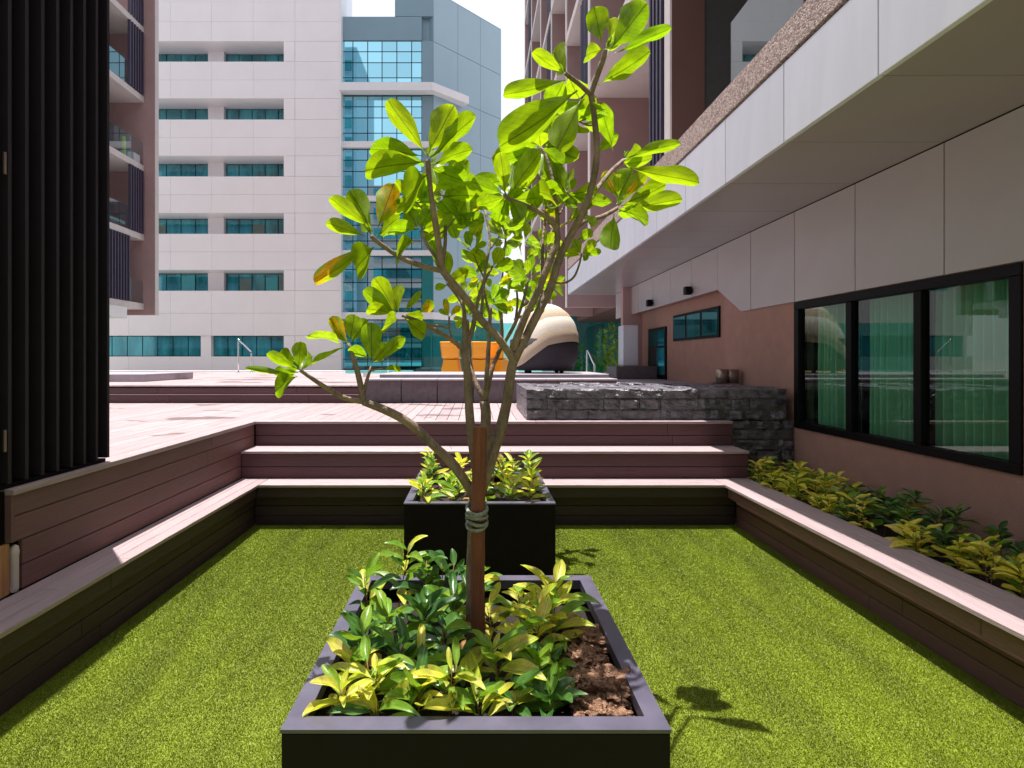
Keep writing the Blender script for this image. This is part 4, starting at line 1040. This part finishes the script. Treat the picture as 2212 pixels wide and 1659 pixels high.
# orange chairs
def chair(u, Y, label, rot):
    x = P(u, 0, Y).x
    r = thing('chair', label, 'chair', (x, Y, Z4), 'orange plastic chairs', rot)
    # shell: seat curving into a back
    prof = [(-.22, .44), (-.1, .43), (.05, .43), (.16, .46), (.21, .56), (.235, .7), (.255, .83)]
    V = []; Fc = []; n = 8
    for i, (yy, zz) in enumerate(prof):
        wdt = .20 if i < 4 else .205 + .012 * (i - 4)
        for j in range(n + 1):
            s = -1 + 2 * j / n
            V.append(Vector((s * wdt, yy - (.05 * s * s if i >= 4 else 0), zz + (.03 * s * s if i < 4 else 0))))
    m = len(prof); 
    for i in range(m - 1):
        for j in range(n): q = i * (n + 1) + j; Fc.append((q, q + 1, q + n + 2, q + n + 1))
    V2 = V + [v + Vector((0, .012, -.012)) for v in V]; k = len(V)
    Fc2 = Fc + [tuple(a + k for a in f)[::-1] for f in Fc]
    nn = n + 1
    bd = [j for j in range(nn)] + [i * nn + n for i in range(1, m)] + [(m - 1) * nn + j for j in range(n - 1, -1, -1)] + [i * nn for i in range(m - 2, 0, -1)]
    for a, b in zip(bd, bd[1:] + bd[:1]): Fc2.append((a, b, b + k, a + k))
    link('seat_shell', pmesh(V2, Fc2, True), M['orange'], r, (0, 0, 0), local=True)
    a, b = [(-.16, -.16), (.16, -.16), (.16, .16), (-.16, .16)], [(-.22, -.19), (.22, -.19), (.22, .22), (-.22, .22)]
    V3 = [(x_, y_, .42) for x_, y_ in a] + [(x_, y_, .02) for x_, y_ in b] + [(x_ * .94, y_ * .94, .42) for x_, y_ in a] + [(x_ * .94, y_ * .94, .02) for x_, y_ in b]
    F3 = []
    for q in range(4):
        q2 = (q + 1) % 4; F3 += [(q, q2, 4 + q2, 4 + q), (8 + q2, 8 + q, 12 + q, 12 + q2), (4 + q, 4 + q2, 12 + q2, 12 + q)]
    link('base', pmesh(V3, F3), M['orange'], r, (0, 0, 0), local=True)
chair(976, 12.6, 'leftmost of the three orange plastic chairs', R(170))
chair(1034, 12.6, 'middle one of the three orange plastic chairs, behind the tree stems', R(-165))
chair(1078, 12.9, 'rightmost of the three orange plastic chairs, next to the dome daybed', R(150))

# ------------------------------------------------------------ residential blocks left and right
def louvers(parent, x, y0, y1, z0, z1, n, name='louver'):
    for i in range(n):
        y = y0 + (y1 - y0) * (i + .5) / n
        box(name, x - .09, x + .03, y - .035, y + .035, z0 + .02, z1 - .02, M['louver'], parent)
# left block: facade plane at x = -15.4
lbk = thing('apartment_block', 'mauve apartment block behind the dark screen, with balconies and violet louvers', 'building', (-18, 22, 0))
FXL = -15.4; floors = [4.34 + 3.2 * k for k in range(-1, 5)]
FY = 25.4
box('fin_wall', -17.3, -14.9, FY, FY + .26, 3.82, 24, M['mauve'], lbk)
box('wall_edge', -14.902, -14.88, FY - .004, FY + .27, 3.8, 24, M['trim'], lbk)
box('rear_wall', -22, -17.3, 8, FY + .2, 3.82, 24, M['mauve'], lbk)
for k, z in enumerate(floors[1:]):
    s = box('balcony_slab', -17.298, FXL, 8, FY - .003, z - .28, z, M['trim'], lbk, .01)
    box('glass_door', -17.298, -17.2, 20, 24.6, z + .003, z + 2.6, M['bandglass'], lbk)
    if k < 4:
        for q in range(2): box('door_frame', -17.199, -17.17, 22.0 + 1.3 * q, 22.06 + 1.3 * q, z + .003, z + 2.6, M['frame'], lbk)
        box('balustrade', FXL - .06, FXL - .048, 8, FY - .01, z + .03, z + 1.05, M['clearpane'], lbk)
    else: pass
for k, (yy0, yy1) in ((0, (22.6, 24.3)), (1, (24.25, 25.3)), (3, (24.2, 25.3)), (4, (24.2, 25.3))):
    z = floors[1] + 3.2 * k
    louvers(lbk, FXL + .05, yy0 - .0, yy1, z, z + 2.92, 6 if k else 9)
box('under_panel', -17, FXL + .1, 16, 24.0, 3.55, 4.05, M['white'], lbk)
box('duct', -17, FXL - .3, 16, 22.9, 3.0, 3.545, M['trim'], lbk)
tube('pipe', [Vector((-15.6, 22.0, 2.95)), Vector((-15.6, 22.7, 2.97)), Vector((-15.6, 22.95, 3.1)), Vector((-15.6, 23.0, 3.5))], .05, .05, M['frame'], lbk, 8, 4)
zf = floors[1] + 6.4
tag(box('parasol_folded', -15.75, -15.62, 24.3, 24.45, zf + .01, zf + .95, M['yellow'], bev=.03), 'yellow green bundle standing on a left block balcony', 'bundle')
tag(box('white_tub', -15.75, -15.45, 24.7, 25.2, zf + .01, zf + .4, M['white'], bev=.03), 'small white tub on the same balcony as the yellow green bundle', 'tub')

# right block above the canopy
rbk = thing('apartment_block', 'tall mauve and brown apartment block rising above the white canopy on the right', 'building', (6, 18, 0))
EX = 2.82; fl = [4.4, 5.1 + .0, 8.3, 11.6, 14.75, 18.0, 21.2]
fins = [8.04, 13.7, 17.2, 20.6, 24.0, 28.0, 31.8]
for i, y in enumerate(fins):
    f = box('fin_wall', EX + .06, 4.4 if i else 3.36, y, y + .23, 4.3 if y < 15 else 3.4, 26, M['dkbrown' if i == 0 else 'mauve'], rbk)
    box('fin_edge', EX + .03, EX + .058, y - .003, y + .235, 4.3 if y < 15 else 3.4, 26, M['trim'], rbk)
box('rear_wall', 4.4, 9, 8.3, 32, 3.4, 26, M['dkbrown'], rbk)
box('end_glazing', 3.363, 4.6, 8.06, 8.09, 4.3, 26, M['room'], rbk)
box('end_wall', 4.6, 9, 8.04, 8.29, 4.3, 26, M['dkbrown'], rbk)
for z in fl[2:]:
    for a, b in zip(fins[:-1], fins[1:]):
        box('balcony_slab', EX, 4.398, a + .24, b - .005, z - .003, z + .25, M['trim'], rbk, .008)
        box('window', 4.36, 4.397, a + .6, b - .4, z + .26, z + 2.6, M['bandglass'], rbk)
for z in fl[2:6]:
    louvers(rbk, EX + .1, 8.32, 9.0, z + .25, z + 3.05, 4)
    louvers(rbk, EX + .1, 13.98, 14.9, z + .25, z + 3.05, 5); louvers(rbk, EX + .1, 20.9, 21.9, z + .25, z + 3.05, 5)
    louvers(rbk, EX + .1, 28.3, 29.6, z + .25, z + 3.05, 5)
louvers(rbk, EX + .1, 8.32, 9.0, 4.4, 8.29, 4)
box('terrace_ceiling', 3.0, 9, 2, 8.0, 7.6, 7.8, M['dkbrown'], rbk)
box('terrace_wall', 5.4, 5.6, 0, 8.0, 4.24, 7.598, M['dkbrown'], rbk)

# ------------------------------------------------------------ grey clad building at the back
gb = thing('office_building', 'large pale grey panel clad building with rows of recessed teal windows', 'building', (-20, 38.3, 0))
YG = 38.3; px = YG / F
def gx(u): return (u - CU) * px
def gz(v): return H - (v - CV) * px
rows = []
tops = [89, 212.5, 336.5, 460, 583, 725]; bots = [133, 258, 381, 505, 628, 770]
box('core', gx(150), gx(735) - .05, YG + 1.9, YG + 4, 0, gz(-260), M['panel_far'], gb)
ucols = [190, 278, 368, 457, 547, 637, 734]
zrow = []
prev = -250
segs = []
for t0, b0 in zip(tops, bots):
    segs.append(('solid', prev, t0)); segs.append(('band', t0, b0)); prev = b0
segs.append(('solid', prev, 830))
for kind, v0, v1 in segs:
    if kind == 'solid':
        n = max(1, round((v1 - v0) / 41)); vv = lins(v0, v1, n)
        for a, b in zip(vv[:-1], vv[1:]):
            for c0, c1 in zip(ucols[:-1], ucols[1:]):
                box('panel', gx(c0) + .006, gx(c1) - .006, YG, YG + .12, gz(b) + .006, gz(a) - .006, M['panel_far'], gb)
        box('backing', gx(190), gx(734), YG + .121, YG + .2, gz(v1) , gz(v0), M['panel_far'], gb)
        box('sill', gx(190), gx(613), YG + .201, YG + 1.89, gz(v0) - .3, gz(v0) - .001, M['panel_far'], gb)
        box('soffit', gx(190), gx(613), YG + .201, YG + 1.89, gz(v1) + .001, gz(v1) + .3, M['panel_far'], gb)
    else:
        for c0, c1 in ((613, 637), (637, 734)): box('panel', gx(c0) + (.012 if c0 > 620 else 0), gx(c1) - .012, YG, YG + .12, gz(v1) + .012, gz(v0) - .012, M['panel_far'], gb)
        box('reveal', gx(613), gx(613) + .15, YG + .125, YG + 1.85, gz(v1), gz(v0), M['panel_far'], gb)
        low = v0 > 700
        rec = .35 if low else 1.55
        box('recess_wall', gx(190), gx(613), YG + rec + .16, YG + rec + .25, gz(v1), gz(v0), M['panel_far'], gb)
        kk = 1 if low else (YG + rec) / YG
        box('pier', gx(433 if low else 453) * kk, gx(455 if low else 487) * kk, YG + (.05 if low else 1.3), YG + rec + .158, gz(v1), gz(v0), M['panel_far'], gb)
        for c0, c1 in ((200, 433), (455, 612)) if low else ((200, CU + (453 - CU) * kk), (CU + (487 - CU) * kk, 612.5)):
            vt = v0
            npn = max(3, round((c1 - c0) / 32)); uu = lins(c0, c1, npn)
            for a, b in zip(uu[:-1], uu[1:]):
                rq = random.random(); mt = 'blind' if (rq < .12 and v0 > 300 and not low) else ('blind_grey' if rq < .35 and v0 > 400 and not low else 'bandglass')
                box('window_pane', gx(a) + .03, gx(b) - .03, YG + rec + .08, YG + rec + .11, gz(v1) + .05, gz(vt) - .05, M['bandglass'], gb)
                if mt != 'bandglass': box('blind', gx(a) + .05, gx(b) - .05, YG + rec + .06, YG + rec + .078, gz(v1) + .06, gz(vt) - random.uniform(.1, .5), M[mt], gb)
            box('window_frame', gx(c0), gx(c1), YG + rec + .115, YG + rec + .15, gz(v1), gz(vt), M['frame'], gb)
box('corner_trim', gx(734), gx(737), YG - .02, YG + 1.6, 0, gz(-250), M['white'], gb)

# ------------------------------------------------------------ blue grey tower
tb = thing('tower', 'blue grey office tower with a cyan curtain wall and white ledges', 'building', (-6, 42, 0))
YB = 38.75; pb_ = YB / F
def bx(u): return (u - CU) * pb_
def bz(v): return H - (v - CV) * pb_
A = (bx(936), YB); B_ = (1.99, 43.4)
def slab(name, v0, v1, mat, out=0.0):
    """front plus angled side, as one prism"""
    pts = [(bx(738), YB - out), (bx(936) - out * .0, YB - out), (B_[0] + out * .7, B_[1] - out * .7), (B_[0], 52), (bx(738), 52)]
    return prism(name, pts, bz(v1), bz(v0), M[mat], tb)
prism('wall', [(bx(738), YB + .3), (A[0] - .3, YB + .3), (A[0], YB), B_, (B_[0], 54), (bx(738), 54)], 0, bz(35), M['steelblue'], tb)
prism('upper_wall', [(bx(853), YB), A, (B_[0] - .001, B_[1]), (B_[0] - .001, 54), (bx(853), 54)], bz(35) + .002, bz(-22.5), M['steelblue'], tb)
# side cladding, a skin just proud of the wall
dxy = Vector((B_[0] - A[0], B_[1] - A[1])).normalized(); nrm = Vector((dxy.y, -dxy.x)) * .03
def skin(name, t0, t1, z0, z1, mat):
    a = Vector(A) + (Vector(B_) - Vector(A)) * t0; b = Vector(A) + (Vector(B_) - Vector(A)) * t1
    prism(name, [tuple(a + nrm), tuple(b + nrm), tuple(b + nrm * .1), tuple(a + nrm * .1)], z0, z1, M[mat], tb)
zc = [bz(690), bz(600), bz(500), bz(400), bz(300), bz(196), bz(90), bz(-20)]
for i, (a, b) in enumerate(zip(zc[:-1], zc[1:])):
    for j in range(3): skin('side_panel', j / 3 + .002, (j + 1) / 3 - .002, a + .02, b - .02, 'steelblue_side')
skin('side_glazing', .002, .998, 0, bz(690) - .02, 'tealclad')
# front: curtain wall panes floor by floor
fl_v = [(88, 187), (207, 307), (322, 424), (437, 541), (554, 674), (691, 797)]
cols = [738, 762, 794, 825, 857, 889, 911]
for (v0, v1) in fl_v:
    rr = lins(0, 1, 4); fr = [0, .23, .47, .80, 1.0]
    for q in range(4):
        a = v0 + (v1 - v0) * fr[q]; b = v0 + (v1 - v0) * fr[q + 1]
        for c0, c1 in zip(cols[:-1], cols[1:]):
            box('pane', bx(c0) + .03, bx(c1) - .03, YB + .06, YB + .10, bz(b) + .03, bz(a) - .03, M['curtainwall'], tb)
    box('mullion_grid', bx(738), bx(911), YB + .105, YB + .18, bz(v1), bz(v0), M['frame'], tb)
box('front_panel', bx(738), bx(911), YB, YB + .29, bz(87), bz(36), M['steelblue'], tb)
for (v0, v1) in [(88, 187)] + fl_v[1:]:
    box('front_panel', bx(911) + .01, A[0] - .01, YB + .02, YB + .29, bz(v1), bz(v0), M['steelblue' if v0 < 500 else 'tealclad'], tb)
for i, (v0, v1) in enumerate(((188, 205), (308, 321), (425, 436), (542, 553), (675, 690))):
    o = .7 if i == 0 else .25
    e = Vector(A) + dxy * 2.75
    if i == 0 or i == 4:
        prism('ledge', [(bx(738), YB - o), (A[0] - .0, YB - o), (e.x + o * .7, e.y - o * .7), (e.x, e.y), (A[0], YB - .0), (bx(738), YB - .0)], bz(v1), bz(v0), M['white'], tb)
    else: box('ledge', bx(738), bx(936), YB - o, YB - .001, bz(v1), bz(v0), M['white'], tb)

# glazed block closing the view under the canopy, and greenery by it
db = thing('glazed_pavilion', 'blue teal glazed pavilion glimpsed beyond the glass fence on the right', 'building', (5, 24, 0))
for k in range(5):
    a = 3.4 + 1.1 * k
    box('glass_bay', a + .02, a + 1.08, 23.97, 24.0, .5, 4.9, M['tealclad'], db)
box('core', 3.4, 9, 24.01, 28, .2, 5.0, M['steelblue'], db)
def bush(x, y, z0, r, hh, label, n=260):
    b = thing('bush', label, 'bush', (x, y, z0), 'greenery beyond the glass fence')
    tube('stem', [Vector((x, y, z0)), Vector((x + .1, y, z0 + hh * .6))], .05, .02, M['bark'], b, 6, 1)
    V = []; Fc = []
    for i in range(n):
        d = Vector((random.gauss(0, 1), random.gauss(0, 1), random.gauss(0, 1))).normalized() * (random.random() ** .4)
        c = Vector((x + d.x * r, y + d.y * r, z0 + hh * .55 + d.z * hh * .5)); s = random.uniform(.08, .16)
        a = Vector((random.uniform(-1, 1), random.uniform(-1, 1), random.uniform(-1, 1))).normalized(); q = a.orthogonal().normalized(); k = len(V)
        V += [c - a * s, c + q * s * .5, c + a * s, c - q * s * .5]; Fc.append((k, k + 1, k + 2, k + 3))
    center_mesh('foliage', V, Fc, M['pl_mid'], b)
bush(4.7, 19.6, 0, .6, 2.9, 'leafy green bush just right of the small handrail, beyond the glass fence')
bush(5.4, 21.5, 0, .7, 3.1, 'taller green bush behind the grey box, beyond the glass fence')
bush(3.7, 21.0, 0, .6, 2.5, 'rounded green bush behind the dome daybed and glass fence')

# ------------------------------------------------------------ buildings behind the camera (seen only in the glass)
bk = thing('office_building', 'grey brown block across the court, seen mirrored in the tower glass', 'building', (6, -26, 0))
box('core', -20, 40, -40, -24, 0, 34, M['mauve'], bk)
for k in range(9):
    box('window_band', -19, 39, -23.99, -23.9, 2 + 3.7 * k, 3.9 + 3.7 * k, M['darkglass'], bk)
bk2 = thing('office_building', 'taller slab seen mirrored in the left column of the tower glass', 'building', (-45, -30, 0))
box('core', -62, -23, -46, -28, 0, 62, M['steelblue'], bk2)
for k in range(16):
    box('window_band', -61, -24, -27.99, -27.9, 2 + 3.7 * k, 3.9 + 3.7 * k, M['darkglass'], bk2)
